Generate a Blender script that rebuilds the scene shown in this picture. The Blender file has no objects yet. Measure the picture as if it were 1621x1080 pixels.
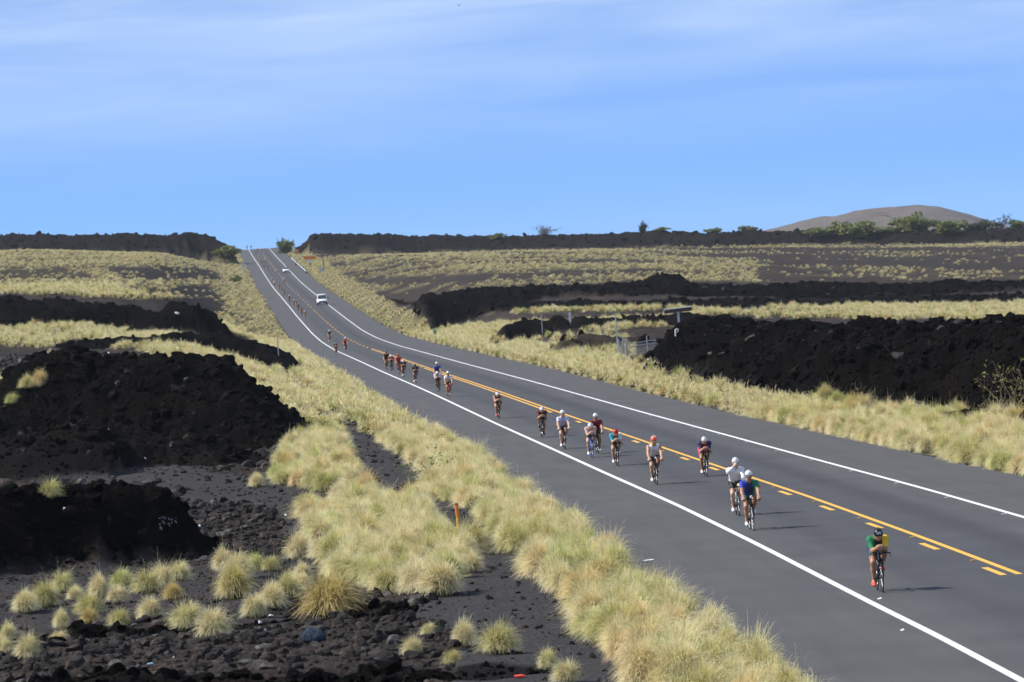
import bpy, math, random
import numpy as np
from mathutils import Vector, Matrix

# ------------------------------------------------------------------ camera, sky, sun
scene = bpy.context.scene
COL = scene.collection
FPX, CX, CY = 8800.0, 810.5, 540.0            # focal length and centre in photograph pixels (1621 x 1080)
CAM_Z, ROLL = 7.4, math.radians(4.0)
PITCH = math.atan(105.8 / FPX)
fwd = np.array([0.0, math.cos(PITCH), -math.sin(PITCH)])
up0 = np.array([0.0, math.sin(PITCH), math.cos(PITCH)])
rt0 = np.array([1.0, 0.0, 0.0])
cr = math.cos(ROLL) * rt0 - math.sin(ROLL) * up0
cu = math.sin(ROLL) * rt0 + math.cos(ROLL) * up0
cam_data = bpy.data.cameras.new('camera')
cam = bpy.data.objects.new('camera', cam_data)
COL.objects.link(cam)
M = Matrix(((cr[0], cu[0], -fwd[0], 0), (cr[1], cu[1], -fwd[1], 0), (cr[2], cu[2], -fwd[2], CAM_Z), (0, 0, 0, 1)))
cam.matrix_world = M
cam_data.sensor_fit = 'HORIZONTAL'
cam_data.sensor_width = 36.0
cam_data.lens = FPX / 1621.0 * 36.0
cam_data.clip_start = 1.0
cam_data.clip_end = 60000.0
scene.camera = cam
cam_data.dof.use_dof = True
cam_data.dof.focus_distance = 170.0
cam_data.dof.aperture_fstop = 5.6
scene.view_settings.view_transform = 'Standard'
scene.view_settings.look = 'None'
scene.view_settings.exposure = 0.35
scene.view_settings.gamma = 1.0
scene.view_settings.use_curve_mapping = False

SUN_EL = math.radians(43.0)
to_sun = Vector((-1.0, 0.10, 0.0)).normalized() * math.cos(SUN_EL) + Vector((0, 0, math.sin(SUN_EL)))
sun_d = bpy.data.lights.new('sun', 'SUN')
sun_d.energy = 4.8
sun_d.angle = math.radians(0.53)
sun_d.color = (1.0, 0.95, 0.86)
sun = bpy.data.objects.new('sun', sun_d)
sun.rotation_euler = to_sun.to_track_quat('Z', 'Y').to_euler()
sun.location = (-60, 40, 80)
COL.objects.link(sun)

world = bpy.data.worlds.new('World')
scene.world = world
world.use_nodes = True
wn, wl = world.node_tree.nodes, world.node_tree.links
wn.clear()
sky = wn.new('ShaderNodeTexSky')
sky.sky_type = 'NISHITA'
sky.sun_disc = False
sky.sun_elevation = SUN_EL
sky.sun_rotation = math.atan2(to_sun.x, to_sun.y)
sky.altitude = 100.0
sky.air_density = 0.3
sky.dust_density = 0.0
sky.ozone_density = 6.0
tint = wn.new('ShaderNodeMix'); tint.data_type = 'RGBA'; tint.blend_type = 'MULTIPLY'
tint.inputs['Factor'].default_value = 1.0
tint.inputs[7].default_value = (0.60, 0.76, 0.98, 1)
wl.new(sky.outputs[0], tint.inputs[6])
# thin high cloud: soft streaks over the whole sky
tc = wn.new('ShaderNodeTexCoord')
mp = wn.new('ShaderNodeMapping'); mp.inputs['Scale'].default_value = (9.0, 9.0, 70.0)
mp.inputs['Rotation'].default_value = (0.0, math.radians(4), 0.0)
wl.new(tc.outputs['Generated'], mp.inputs[0])
nz = wn.new('ShaderNodeTexNoise'); nz.inputs['Scale'].default_value = 1.6; nz.inputs['Detail'].default_value = 5.0
nz.inputs['Distortion'].default_value = 0.6
wl.new(mp.outputs[0], nz.inputs['Vector'])
cr_ = wn.new('ShaderNodeValToRGB')
cr_.color_ramp.elements[0].position = 0.30; cr_.color_ramp.elements[0].color = (.25, .25, .25, 1)
cr_.color_ramp.elements[1].position = 0.75; cr_.color_ramp.elements[1].color = (0.75, 0.75, 0.75, 1)
wl.new(nz.outputs[0], cr_.inputs[0])
cmx = wn.new('ShaderNodeMix'); cmx.data_type = 'RGBA'
sz_ = wn.new('ShaderNodeSeparateXYZ'); wl.new(tc.outputs['Generated'], sz_.inputs[0])
mr = wn.new('ShaderNodeMapRange'); mr.interpolation_type = 'SMOOTHSTEP'; mr.inputs['From Min'].default_value = 0.012; mr.inputs['From Max'].default_value = 0.05
wl.new(sz_.outputs[2], mr.inputs['Value'])
mm = wn.new('ShaderNodeMath'); mm.operation = 'MULTIPLY'; wl.new(cr_.outputs[0], mm.inputs[0]); wl.new(mr.outputs[0], mm.inputs[1])
wl.new(mm.outputs[0], cmx.inputs['Factor'])
wl.new(tint.outputs[2], cmx.inputs[6])
cmx.inputs[7].default_value = (4.6, 5.7, 7.2, 1)
bg = wn.new('ShaderNodeBackground'); bg.inputs['Strength'].default_value = 0.12
wl.new(cmx.outputs[2], bg.inputs[0])
wo = wn.new('ShaderNodeOutputWorld')
wl.new(bg.outputs[0], wo.inputs[0])

# ------------------------------------------------------------------ helpers
def ray(px, py):
    """photograph pixel -> (u, v): at distance D the point is (u*D, D, CAM_Z + v*D)"""
    a, b = (px - CX) / FPX, -(py - CY) / FPX
    d = fwd + a * cr + b * cu
    return d[0] / d[1], d[2] / d[1]
def at(px, py, D):
    u, v = ray(px, py)
    return (u * D, D, CAM_Z + v * D)
def proj(X, Y, Z):
    z = Z - CAM_Z
    w = X * fwd[0] + Y * fwd[1] + z * fwd[2]
    return (CX + FPX * (X * cr[0] + Y * cr[1] + z * cr[2]) / w, CY - FPX * (X * cu[0] + Y * cu[1] + z * cu[2]) / w)
def sstep(a, b, x):
    t = np.clip((x - a) / (b - a), 0, 1)
    return t * t * (3 - 2 * t)
_rng = np.random.RandomState(11)
_perm = _rng.rand(512, 512).astype(np.float32)
def vnoise(x, y, seed=0):
    """value noise 0..1"""
    x = x + seed * 17.31; y = y + seed * 9.77
    xi = np.floor(x).astype(np.int64); yi = np.floor(y).astype(np.int64)
    fx = (x - xi).astype(np.float32); fy = (y - yi).astype(np.float32)
    fx = fx * fx * (3 - 2 * fx); fy = fy * fy * (3 - 2 * fy)
    a = _perm[xi & 511, yi & 511]; b = _perm[(xi + 1) & 511, yi & 511]
    c = _perm[xi & 511, (yi + 1) & 511]; d = _perm[(xi + 1) & 511, (yi + 1) & 511]
    return (a * (1 - fx) + b * fx) * (1 - fy) + (c * (1 - fx) + d * fx) * fy
def fbm(x, y, oct=4, seed=0, gain=0.5):
    s = 0; a = 1; n = 0
    for i in range(oct):
        s = s + a * vnoise(x * 2 ** i, y * 2 ** i, seed + i * 3); n += a; a *= gain
    return s / n
def tag(o, label=None, cat=None, group=None, kind=None):
    if label: o['label'] = label
    if cat: o['category'] = cat
    if group: o['group'] = group
    if kind: o['kind'] = kind
    return o
def mesh_obj(name, verts, faces, mat=None, parent=None, smooth=False, data_name=None):
    me = bpy.data.meshes.new(data_name or name)
    me.from_pydata([tuple(v) for v in verts], [], [tuple(f) for f in faces])
    if mat is not None:
        for m in (mat if isinstance(mat, (list, tuple)) else [mat]): me.materials.append(m)
    if smooth: me.shade_smooth()
    o = bpy.data.objects.new(name, me)
    COL.objects.link(o)
    if parent: o.parent = parent
    return o
def fast_mesh(name, V, F, mats, smooth=True):
    """numpy verts (n,3) and quads (m,4)"""
    me = bpy.data.meshes.new(name)
    k = F.shape[1]
    me.vertices.add(len(V)); me.vertices.foreach_set('co', V.astype(np.float32).ravel())
    me.loops.add(F.size); me.loops.foreach_set('vertex_index', F.astype(np.int32).ravel())
    me.polygons.add(len(F)); me.polygons.foreach_set('loop_start', (np.arange(len(F)) * k).astype(np.int32))
    me.polygons.foreach_set('loop_total', np.full(len(F), k, np.int32))
    me.polygons.foreach_set('use_smooth', np.full(len(F), smooth, bool))
    for m in mats: me.materials.append(m)
    me.update(); me.validate()
    return me
def empty(name, loc=(0, 0, 0), rz=0.0):
    o = bpy.data.objects.new(name, None)
    o.empty_display_size = 0.3
    o.location = loc; o.rotation_euler = (0, 0, rz)
    COL.objects.link(o)
    return o

# ------------------------------------------------------------------ materials
def new_mat(name):
    m = bpy.data.materials.new(name); m.use_nodes = True
    nt = m.node_tree
    return m, nt.nodes, nt.links, nt.nodes['Principled BSDF']
def plain(name, col, rough=0.6, metal=0.0, spec=0.5, vary=0.0, scale=20.0):
    m, n, l, b = new_mat(name)
    b.inputs['Base Color'].default_value = (*col, 1)
    b.inputs['Roughness'].default_value = rough
    b.inputs['Metallic'].default_value = metal
    b.inputs['Specular IOR Level'].default_value = spec
    if vary > 0:
        t = n.new('ShaderNodeTexCoord'); z = n.new('ShaderNodeTexNoise'); z.inputs['Scale'].default_value = scale
        z.inputs['Detail'].default_value = 4
        l.new(t.outputs['Object'], z.inputs['Vector'])
        r = n.new('ShaderNodeValToRGB')
        r.color_ramp.elements[0].position = 0.3; r.color_ramp.elements[1].position = 0.7
        r.color_ramp.elements[0].color = (*[c * (1 - vary) for c in col], 1)
        r.color_ramp.elements[1].color = (*[min(1, c * (1 + vary)) for c in col], 1)
        l.new(z.outputs[0], r.inputs[0]); l.new(r.outputs[0], b.inputs['Base Color'])
    return m
def nd(n, kind, **kw):
    x = n.new(kind)
    for k, v in kw.items(): setattr(x, k, v)
    return x
def mixc(n, l, fac, a, b, blend='MIX'):
    x = n.new('ShaderNodeMix'); x.data_type = 'RGBA'; x.blend_type = blend
    for sock, v in ((x.inputs['Factor'], fac), (x.inputs[6], a), (x.inputs[7], b)):
        if isinstance(v, (int, float)): sock.default_value = v
        elif isinstance(v, tuple): sock.default_value = (*v, 1) if len(v) == 3 else v
        else: l.new(v, sock)
    return x.outputs[2]
def noise(n, l, vec, scale, detail=4.0, rough=0.5):
    z = n.new('ShaderNodeTexNoise'); z.inputs['Scale'].default_value = scale
    z.inputs['Detail'].default_value = detail; z.inputs['Roughness'].default_value = rough
    if vec is not None: l.new(vec, z.inputs['Vector'])
    return z.outputs[0]
def ramp(n, l, fac, stops):
    r = n.new('ShaderNodeValToRGB'); e = r.color_ramp.elements
    e[0].position, e[0].color = stops[0][0], (*stops[0][1], 1)
    e[1].position, e[1].color = stops[-1][0], (*stops[-1][1], 1)
    for p, c in stops[1:-1]:
        q = e.new(p); q.color = (*c, 1)
    l.new(fac, r.inputs[0])
    return r.outputs[0]

# ------------------------------------------------------------------ road alignment (metres, from the lane lines)
RD = np.array([(60, 9.42, 0), (93, 8.14, 0), (105, 7.67, 0), (116, 7.15, 0), (143, 5.98, 0), (170, 4.70, 0), (200, 3.06, 0), (236, 1.16, 0), (277, -1.04, 0),
               (357, -5.15, 0), (392, -7.0, 0), (457, -10.55, 0), (568, -16.3, -.05), (652, -20.8, -.05), (754, -25.8, .05), (837, -29.9, .55), (920, -34.3, 1.7),
               (1010, -39.0, 2.97), (1148, -46.1, 4.95), (1296, -54.2, 7.5), (1402, -59.8, 9.3), (1605, -70.5, 13.35), (1762, -78.8, 16.6), (1874, -85.1, 19.2),
               (1990, -91.3, 22.0), (2085, -96.2, 23.7), (2160, -100.2, 24.0), (2240, -104.3, 23.2), (2400, -112.0, 19.5), (2800, -132.0, 8.0)], float)
_lg = np.linspace(math.log(60), math.log(2800), 1400)
def _smooth(a, k=41):
    p = np.pad(a, k // 2, mode='reflect', reflect_type='odd'); w = np.hanning(k + 2)[1:-1]
    return np.convolve(p, w / w.sum(), 'valid')
_tx = _smooth(_smooth(np.interp(np.exp(_lg), RD[:, 0], RD[:, 1])))
_tz = _smooth(_smooth(np.interp(np.exp(_lg), RD[:, 0], RD[:, 2]), 31), 31)
LANE = 7.5
def road_xl(D): return np.interp(np.log(np.maximum(D, 1.0)), _lg, _tx)
def road_z(D): return np.interp(np.log(np.maximum(D, 1.0)), _lg, _tz)
def left_w(D): return np.interp(D, [60, 130, 250, 350, 480, 1000, 2800], [3.5, 3.8, 3.3, 3.7, 3.5, 3.7, 3.6])
def right_w(D): return np.interp(D, [60, 170, 230, 330, 420, 680, 850, 2800], [3.7, 3.6, 3.25, 3.4, 4.0, 4.25, 3.8, 3.7])
def on_road(D, off):
    """point at distance D, off metres right of the left edge line"""
    return (float(road_xl(D) + off), float(D), float(road_z(D)))
def road_pixel(px, py):
    """ground contact pixel on the pavement -> (X, D, z)"""
    u, v = ray(px, py)
    Ds = np.exp(np.linspace(math.log(70), math.log(2150), 6000))
    h = (CAM_Z + v * Ds) - road_z(Ds)
    k = np.where((h[:-1] > 0) & (h[1:] <= 0))[0]
    i = k[0] if len(k) else int(np.argmin(np.abs(h)))
    D = float(Ds[i]); 
    return (u * D, D, float(road_z(D)))

# ------------------------------------------------------------------ terrain: control points (photo pixel, distance) and lava ridges
def poly_mask(px, py, poly):
    inside = np.zeros(px.shape, bool)
    n = len(poly); j = n - 1
    for i in range(n):
        xi, yi = poly[i]; xj, yj = poly[j]
        if yi != yj:
            c = ((yi > py) != (yj > py)) & (px < (xj - xi) * (py - yi) / (yj - yi) + xi)
            inside ^= c
        j = i
    return inside
base_px = [(50, 600, 350), (200, 585, 380), (50, 545, 500), (250, 540, 500), (50, 522, 590), (200, 522, 600), (330, 520, 640),
           (50, 465, 700), (200, 462, 720), (330, 457, 800), (50, 440, 900), (300, 440, 950), (50, 410, 1250), (300, 412, 1300), (50, 397, 1600), (300, 401, 1620),
           (1300, 500, 650), (1621, 500, 530), (1000, 508, 600), (800, 522, 560), (700, 522, 620), (700, 503, 780), (640, 482, 900),
           (700, 447, 950), (1000, 441, 950), (1300, 446, 950), (1621, 441, 950), (700, 422, 1250), (1000, 416, 1300), (1300, 416, 1300), (1621, 413, 1300),
           (560, 405, 1600), (800, 399, 1700), (1000, 396, 1700), (1300, 396, 1700), (1621, 391, 1700)]
cpts = []
for x, y, D in base_px:
    p = at(x, y, D); cpts.append((p[0] / D, D, p[2]))
for u in (-.16, -.1, -.05, 0, .05, .1, .16):
    for D in (60, 90, 130, 180, 215): cpts.append((u, D, 0.0))
    cpts.append((u, 2500, 15.0 - 60 * u)); cpts.append((u, 3200, 2.0 - 30 * u))
for u in (-.16, -.09): cpts.append((u, 280, 0.8))
for u in (.06, .1, .16):
    for D in (280, 360, 440): cpts.append((u, D, -0.2))
for u in (-.16,):
    for D, z in ((600, 6.5), (950, 14), (1600, 27)): cpts.append((u, D, z))
for u in (.16,):
    for D, z in ((600, -.5), (950, -.5), (1600, 2)): cpts.append((u, D, z))
cpts = np.array(cpts)
def rb_space(u, D): return np.stack([u * 45.0, np.log(D) * 3.2], -1)
_C = rb_space(cpts[:, 0], cpts[:, 1])
_A = np.sqrt(((_C[:, None] - _C[None]) ** 2).sum(-1) + 0.02)
_w = np.linalg.solve(_A + 1e-6 * np.eye(len(_C)), cpts[:, 2] - cpts[:, 2].mean())
def base_z(u, D):
    P = rb_space(u, D); out = np.zeros(len(P))
    for i in range(len(_C)):
        out += _w[i] * np.sqrt((P[:, 0] - _C[i, 0]) ** 2 + (P[:, 1] - _C[i, 1]) ** 2 + 0.02)
    return out + cpts[:, 2].mean()
RIDGES = [  # crest (pixel x, pixel y, distance), half width in m, black amount
    ([(-260, 775, 158), (-120, 770, 158), (0, 772, 158), (70, 762, 159), (130, 768, 160), (200, 764, 160), (255, 768, 160), (290, 792, 160), (318, 842, 160)], [3.6] * 6 + [3.0, 2.0, 1.2], 1.0),
    ([(-140, 610, 272), (20, 640, 270), (74, 566, 272), (114, 541, 274), (185, 556, 274), (240, 574, 270), (278, 592, 266), (349, 622, 262), (383, 648, 258), (429, 674, 252), (436, 706, 248)], [14, 13, 12, 12, 11, 10, 8, 6, 4, 2.2, 1.3], 1.0),
    ([(60, 690, 236), (170, 668, 240), (260, 690, 238), (330, 712, 236)], [12.0, 10.0, 7.0, 3.0], 0.9),
    ([(205, 536, 476), (265, 521, 478), (309, 523, 478), (368, 539, 475), (400, 560, 470), (420, 584, 466)], [9, 12, 13, 11, 7, 3.2], 1.0),
    ([(-260, 476, 622), (-100, 472, 622), (0, 470, 622), (120, 471, 622), (180, 477, 622), (222, 490, 620), (236, 510, 616)], [16] * 4 + [12, 6, 2.5], 1.0),
    ([(236, 505, 566), (280, 479, 570), (322, 482, 572), (340, 502, 570)], [4, 7, 6, 2], 1.0),
    ([(-260, 376, 1760), (0, 373, 1760), (180, 371, 1760), (265, 369.5, 1760), (318, 371, 1760), (340, 379, 1755), (350, 390, 1750)], [34] * 4 + [22, 13, 8], 0.8),
    ([(1040, 556, 396), (1064, 532, 396), (1090, 508, 396), (1118, 505, 382), (1160, 519, 366), (1200, 515, 346), (1280, 522, 320), (1400, 511, 290), (1500, 517, 266), (1621, 507, 242), (1760, 503, 220), (1900, 512, 205), (2250, 520, 175)], [2.8, 3.2, 4.4, 5.6, 7.0] + [8.2] * 8, 1.0),
    ([(612, 482, 735), (650, 472, 770), (700, 464, 790), (800, 457, 800), (900, 453, 800), (1000, 451, 800), (1028, 441, 800), (1078, 438, 800), (1092, 451, 800), (1200, 453, 800), (1300, 449, 800), (1400, 449, 800), (1500, 446, 800), (1621, 444, 800), (1800, 443, 800)], [6, 10, 18, 28, 36] + [42] * 10, 1.0),
    ([(780, 508, 560), (860, 500, 566), (950, 499, 570), (1060, 494, 570), (1110, 499, 565)], [3, 6, 8, 8, 4], 0.9),
    ([(880, 538, 470), (930, 530, 474), (1000, 534, 470)], [3, 5, 3], 0.5),
    ([(476, 388, 1880), (492, 373, 1880), (512, 368.5, 1880), (640, 371, 1890), (760, 374, 1900), (860, 373, 1900), (1000, 368, 1900), (1300, 367, 1900), (1621, 362, 1900), (1900, 360, 1900)], [8, 14, 22, 34] + [40] * 6, 0.75),
    ([(-80, 1012, 124), (40, 1008, 124), (130, 990, 125), (200, 986, 126), (300, 1012, 125), (350, 1025, 124), (420, 1010, 125)], [2.0] * 5 + [1.5, 1.0], 0.95),
    ([(400, 985, 128), (460, 965, 130), (500, 968, 130), (560, 985, 128), (620, 1010, 124)], [1.0, 1.7, 1.9, 1.6, .8], 0.55),
    ([(-100, 1100, 106), (200, 1085, 107), (450, 1090, 106), (700, 1105, 104)], 3.0, 0.8),
]
RIDGES = [([at(*p) for p in pts], w, k) for pts, w, k in RIDGES]
def ridge_apply(X, Y, Z, raw):
    """returns heights with the ridges and the black-lava mask"""
    blk = np.zeros(len(X))
    for ri, (pts, w, k) in enumerate(RIDGES):
        P = np.array(pts); wl_ = list(w) if isinstance(w, list) else [w] * len(pts); w = max(wl_)
        sel = (X > P[:, 0].min() - 1.6 * w) & (X < P[:, 0].max() + 1.6 * w) & (Y > P[:, 1].min() - 1.6 * w) & (Y < P[:, 1].max() + 1.6 * w)
        if not sel.any(): continue
        x, y = X[sel], Y[sel]
        bd = np.full(len(x), 1e9); bz = np.zeros(len(x)); bw = np.full(len(x), float(w))
        for a, b, wa, wb in zip(P[:-1], P[1:], wl_[:-1], wl_[1:]):
            d = b - a; L2 = d[0] ** 2 + d[1] ** 2
            t = np.clip(((x - a[0]) * d[0] + (y - a[1]) * d[1]) / L2, 0, 1)
            q = np.hypot(x - a[0] - t * d[0], y - a[1] - t * d[1])
            m = q < bd
            bd[m] = q[m]; bz[m] = (a[2] + t * d[2])[m]; bw[m] = (wa + t * (wb - wa))[m]
        wob = (fbm(x / w * 1.7, y / w * 1.7, 4, 50 + ri) - .5) * w * .75
        bd = bd * (w / bw); h = 1 - sstep(0.12 * w, w, bd + wob * np.clip(bd / w * 2.2, 0, 1))
        zr = raw[sel] + (bz - raw[sel]) * h
        Z[sel] = np.maximum(Z[sel], zr)
        blk[sel] = np.maximum(blk[sel], k * sstep(0.05, 0.25, h))
    return Z, blk
GRASS = [
    (0.95, [(340, 385), (384, 400), (402, 450), (440, 510), (490, 560), (600, 640), (760, 735), (900, 850), (1030, 935), (1240, 1075), (1240, 1110), (1080, 1110), (1000, 1010), (910, 985), (905, 900), (830, 895), (770, 850),
            (745, 800), (690, 800), (720, 830), (745, 905), (715, 950), (650, 950), (600, 925), (530, 925), (505, 870), (475, 800), (520, 800), (505, 770), (440, 760), (438, 700), (448, 670), (400, 640), (350, 610), (300, 600),
            (250, 570), (215, 545), (240, 525), (330, 545), (400, 560), (430, 600), (440, 590), (400, 540), (340, 520), (355, 480), (350, 440)]),
    (0.7, [(0, 520), (130, 518), (240, 528), (330, 520), (340, 545), (260, 535), (215, 552), (190, 552), (120, 532), (75, 556), (0, 545)]),
    (0.6, [(-60, 585), (30, 600), (72, 566), (85, 590), (60, 640), (95, 605), (85, 640), (20, 655), (-60, 690)]),
    (0.97, [(455, 385), (500, 430), (560, 462), (600, 480), (650, 492), (700, 503), (690, 520), (730, 530), (800, 548), (850, 556), (900, 562), (960, 578), (1010, 592), (1080, 602), (1180, 618), (1300, 640), (1450, 655), (1560, 662), (1621, 660), (1800, 660),
            (1800, 800), (1621, 757), (1261, 681), (900, 594), (660, 542), (590, 507), (540, 477), (490, 440), (440, 392)]),
    (0.6, [(640, 495), (800, 485), (1000, 484), (1621, 480), (1900, 480), (1900, 512), (1621, 508), (1100, 500), (1060, 492), (800, 495), (700, 510)]),
    (0.75, [(700, 522), (790, 514), (860, 512), (1000, 508), (1090, 504), (1110, 514), (1000, 520), (900, 523), (800, 532), (760, 538)]),
    (0.3, [(800, 530), (1000, 520), (1010, 570), (960, 575), (850, 555)]),
    (0.5, [(470, 398), (700, 393), (1000, 395), (1200, 400), (1200, 445), (1000, 446), (600, 465), (520, 432)]),
    (0.2, [(1200, 398), (1900, 392), (1900, 440), (1200, 445)]),
    (0.75, [(900, 383), (1100, 382), (1250, 386), (1900, 384), (1900, 390), (1100, 392), (900, 389)]),
    (0.6, [(720, 372), (880, 375), (1000, 376), (1000, 381), (860, 383), (740, 381)]),
    (0.5, [(1000, 362), (1330, 363), (1500, 365), (1900, 358), (1900, 372), (1200, 373)]),
    (0.62, [(-260, 380), (0, 382), (150, 390), (350, 395), (350, 470), (240, 472), (0, 467), (-260, 467)]),
]
BARE = [[(655, 797), (765, 797), (800, 862), (720, 880), (690, 835)],  # no grass: lava tongues in the fields
    [(160, 427), (250, 421), (340, 428), (352, 444), (200, 442)], [(-200, 428), (130, 426), (150, 442), (-200, 446)], [(180, 455), (330, 452), (345, 468), (240, 470)],
    [(1000, 398), (1300, 402), (1621, 418), (1900, 424), (1900, 430), (1500, 424), (1100, 408)], [(560, 440), (900, 430), (1050, 424), (1050, 431), (820, 440), (600, 452)],
    [(528, 662), (600, 684), (676, 730), (680, 768), (645, 806), (596, 796), (556, 740)], [(436, 556), (470, 576), (522, 628), (508, 642), (465, 615), (444, 592)],
]
BLACK = [[(610, 474), (900, 476), (1621, 466), (1900, 466), (1900, 484), (1621, 484), (1000, 488), (700, 494)], [(-260, 492), (236, 494), (245, 518), (-260, 516)]]
CINDER = [
    (1.0, [(530, 660), (600, 688), (665, 730), (660, 752), (615, 778), (575, 745)]), (1.0, [(436, 556), (470, 580), (515, 625), (500, 632), (465, 605), (448, 590)]),
    (1.0, [(650, 800), (745, 790), (785, 850), (840, 890), (910, 895), (930, 985), (1010, 1005), (1300, 1110), (690, 1110), (740, 1010), (650, 965), (740, 905), (715, 830)]),
    (0.75, [(-300, 690), (0, 700), (300, 740), (440, 755), (515, 775), (520, 810), (480, 870), (420, 800), (340, 790), (230, 765), (-300, 760)]),
    (0.6, [(-300, 920), (330, 890), (500, 880), (520, 940), (400, 1000), (230, 970), (-300, 1080)]),
    (1.0, [(1000, 596), (1300, 650), (1621, 690), (1900, 700), (1900, 800), (1621, 760), (1261, 685), (1000, 620)]),
]
def ground_fields(X, Y):
    """height before roughness and masks for arbitrary points (numpy, metres)"""
    u = X / Y
    raw = base_z(u, Y)
    xl = road_xl(Y); zr = road_z(Y)
    tl = (xl - left_w(Y)) - X            # > 0: metres left of the pavement
    tr = X - (xl + LANE + right_w(Y))    # > 0: metres right of the pavement
    t = np.maximum(tl, tr)
    bw = np.interp(Y, [100, 250, 500, 1000, 2000], [5, 7, 14, 26, 30])
    raw = zr - .06 + (raw - zr + .06) * sstep(0, 1, t / bw)
    Z, blk = ridge_apply(X, Y, raw.copy(), raw)
    keep = sstep(1.4, 4.0, t)
    Z = raw + (Z - raw) * keep; blk = blk * keep
    px, py = proj(X, Y, Z)
    jx = (fbm(X * .45, Y * .09, 3, 5) - .5) * 36; jy = (fbm(X * .45, Y * .09, 3, 8) - .5) * np.interp(Y, [120, 400, 1200], [34, 12, 7])
    g = np.zeros(len(X)); c = np.zeros(len(X))
    for v, poly in GRASS: g = np.maximum(g, v * poly_mask(px + jx, py + jy, poly))
    for poly in BARE: g = np.where(poly_mask(px + jx * .3, py + jy * .3, poly), np.where(Y > 620, g * .3, 0), g)
    for v, poly in CINDER: c = np.maximum(c, v * poly_mask(px + jx, py + jy, poly))
    for poly in BLACK: blk = np.maximum(blk, .95 * (poly_mask(px + jx, py + jy * .5, poly) & (Y > 480) & (t > 4)))
    far = sstep(420, 620, Y)
    patch = .55 * fbm(X * .045, Y * .022, 4, 21) + .45 * fbm(X * .22, Y * .05, 3, 24)
    g = g * (1 - far) + far * g * sstep(.40, .52, patch + (g - .5) * .32)
    nearm = (Y < 620) & (tl > 2.0)
    g = np.where(nearm, g * sstep(.33, .47, fbm(X * .42, Y * .16, 3, 61)), g)
    vl = (tl > 0.25) & (tl < np.interp(Y, [90, 140, 200, 260, 400], [2.6, 2.2, 2.4, 3.0, 4.0])); g = np.where(vl, np.maximum(g, .97), g)
    vr = (tr > 0.6) & (tr < np.interp(Y, [90, 170, 300, 420, 2000], [3.4, 3.4, 3.0, 5.0, 9.0])); g = np.where(vr, np.maximum(g, .97), g)
    g = np.where((t < 0.15), 0, g)
    g = g * (1 - sstep(.25, .6, blk))
    edge = ((t > -0.5) & (t < .9))
    c = np.where(edge, np.maximum(c, .9), c)
    return Z, g, c, blk, t, px, py
# grid, finer towards the camera
U = np.linspace(-.165, .165, 750)
_n = int(math.log(2700 / 62.0) / .0027)
DD = 62.0 * np.exp(np.linspace(0, math.log(2700 / 62.0), _n))
gu, gd = np.meshgrid(U, DD)
TX, TY = (gu * gd).ravel(), gd.ravel()
TZ, TG, TC, TB, TT, TPX, TPY = ground_fields(TX, TY)
def rough_amount(Y, g, c, blk, t):
    a = (0.30 + .70 * np.clip(blk, 0, 1)) * (1 - .85 * np.clip(c, 0, 1)) * (1 - .75 * np.clip(g, 0, 1))
    return a * sstep(.2, 2.5, t)
def billow(x, y, s): return np.abs(vnoise(x, y, s) - .5) * 2
# sample roughness in steps of distance class so that wavelengths stay constant inside a class
TA = rough_amount(TY, TG, TC, TB, TT)
def rough_all(X, Y, A):
    H = np.zeros(len(X)); Wt = np.zeros(len(X))
    for i, D0 in enumerate((130.0, 300.0, 700.0, 1600.0)):
        w = np.exp(-(np.log(Y / D0) / .38) ** 2)
        m = w > .02
        h = np.zeros(len(X)); h[m] = roughness_z_fixed(X[m], Y[m], D0)
        H += w * h; Wt += w
    return H / np.maximum(Wt, 1e-6) * A
def roughness_z_fixed(X, Y, D0):
    lam = float(np.interp(D0, [100, 200, 500, 1000, 2000], [1.2, 1.5, 2.2, 3.2, 5.0])); lb = lam * .34
    # clinker: domain-warped billows
    wx = X + (vnoise(X / lam, Y / lam, 41) - .5) * lam * .8; wy = Y + (vnoise(X / lam, Y / lam, 43) - .5) * lam * .8
    h = (vnoise(wx / lam / 2.6, wy / lam / 2.6, 31) - .5) * 1.2 + (billow(wx / lam, wy / lam, 33) - .5) * .8 + (.5 - billow(wx / lb, wy / lb, 35)) * .45 + (vnoise(wx / lb * 2.3, wy / lb * 2.3, 37) - .5) * .34
    return (h - .25) * lam * .34
TZ = TZ + rough_all(TX, TY, TA) - .02 * (TT < 1.0) + (vnoise(TX * 1.1, TY * 1.1, 71) - .5) * .10 * sstep(.3, 1.5, TT)
TZ = np.where(TT < -.25, road_z(TY) - .14, TZ)
nU, nD = len(U), len(DD)
idx = np.arange(nU * nD).reshape(nD, nU)
F = np.stack([idx[:-1, :-1], idx[:-1, 1:], idx[1:, 1:], idx[1:, :-1]], -1).reshape(-1, 4)
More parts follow.
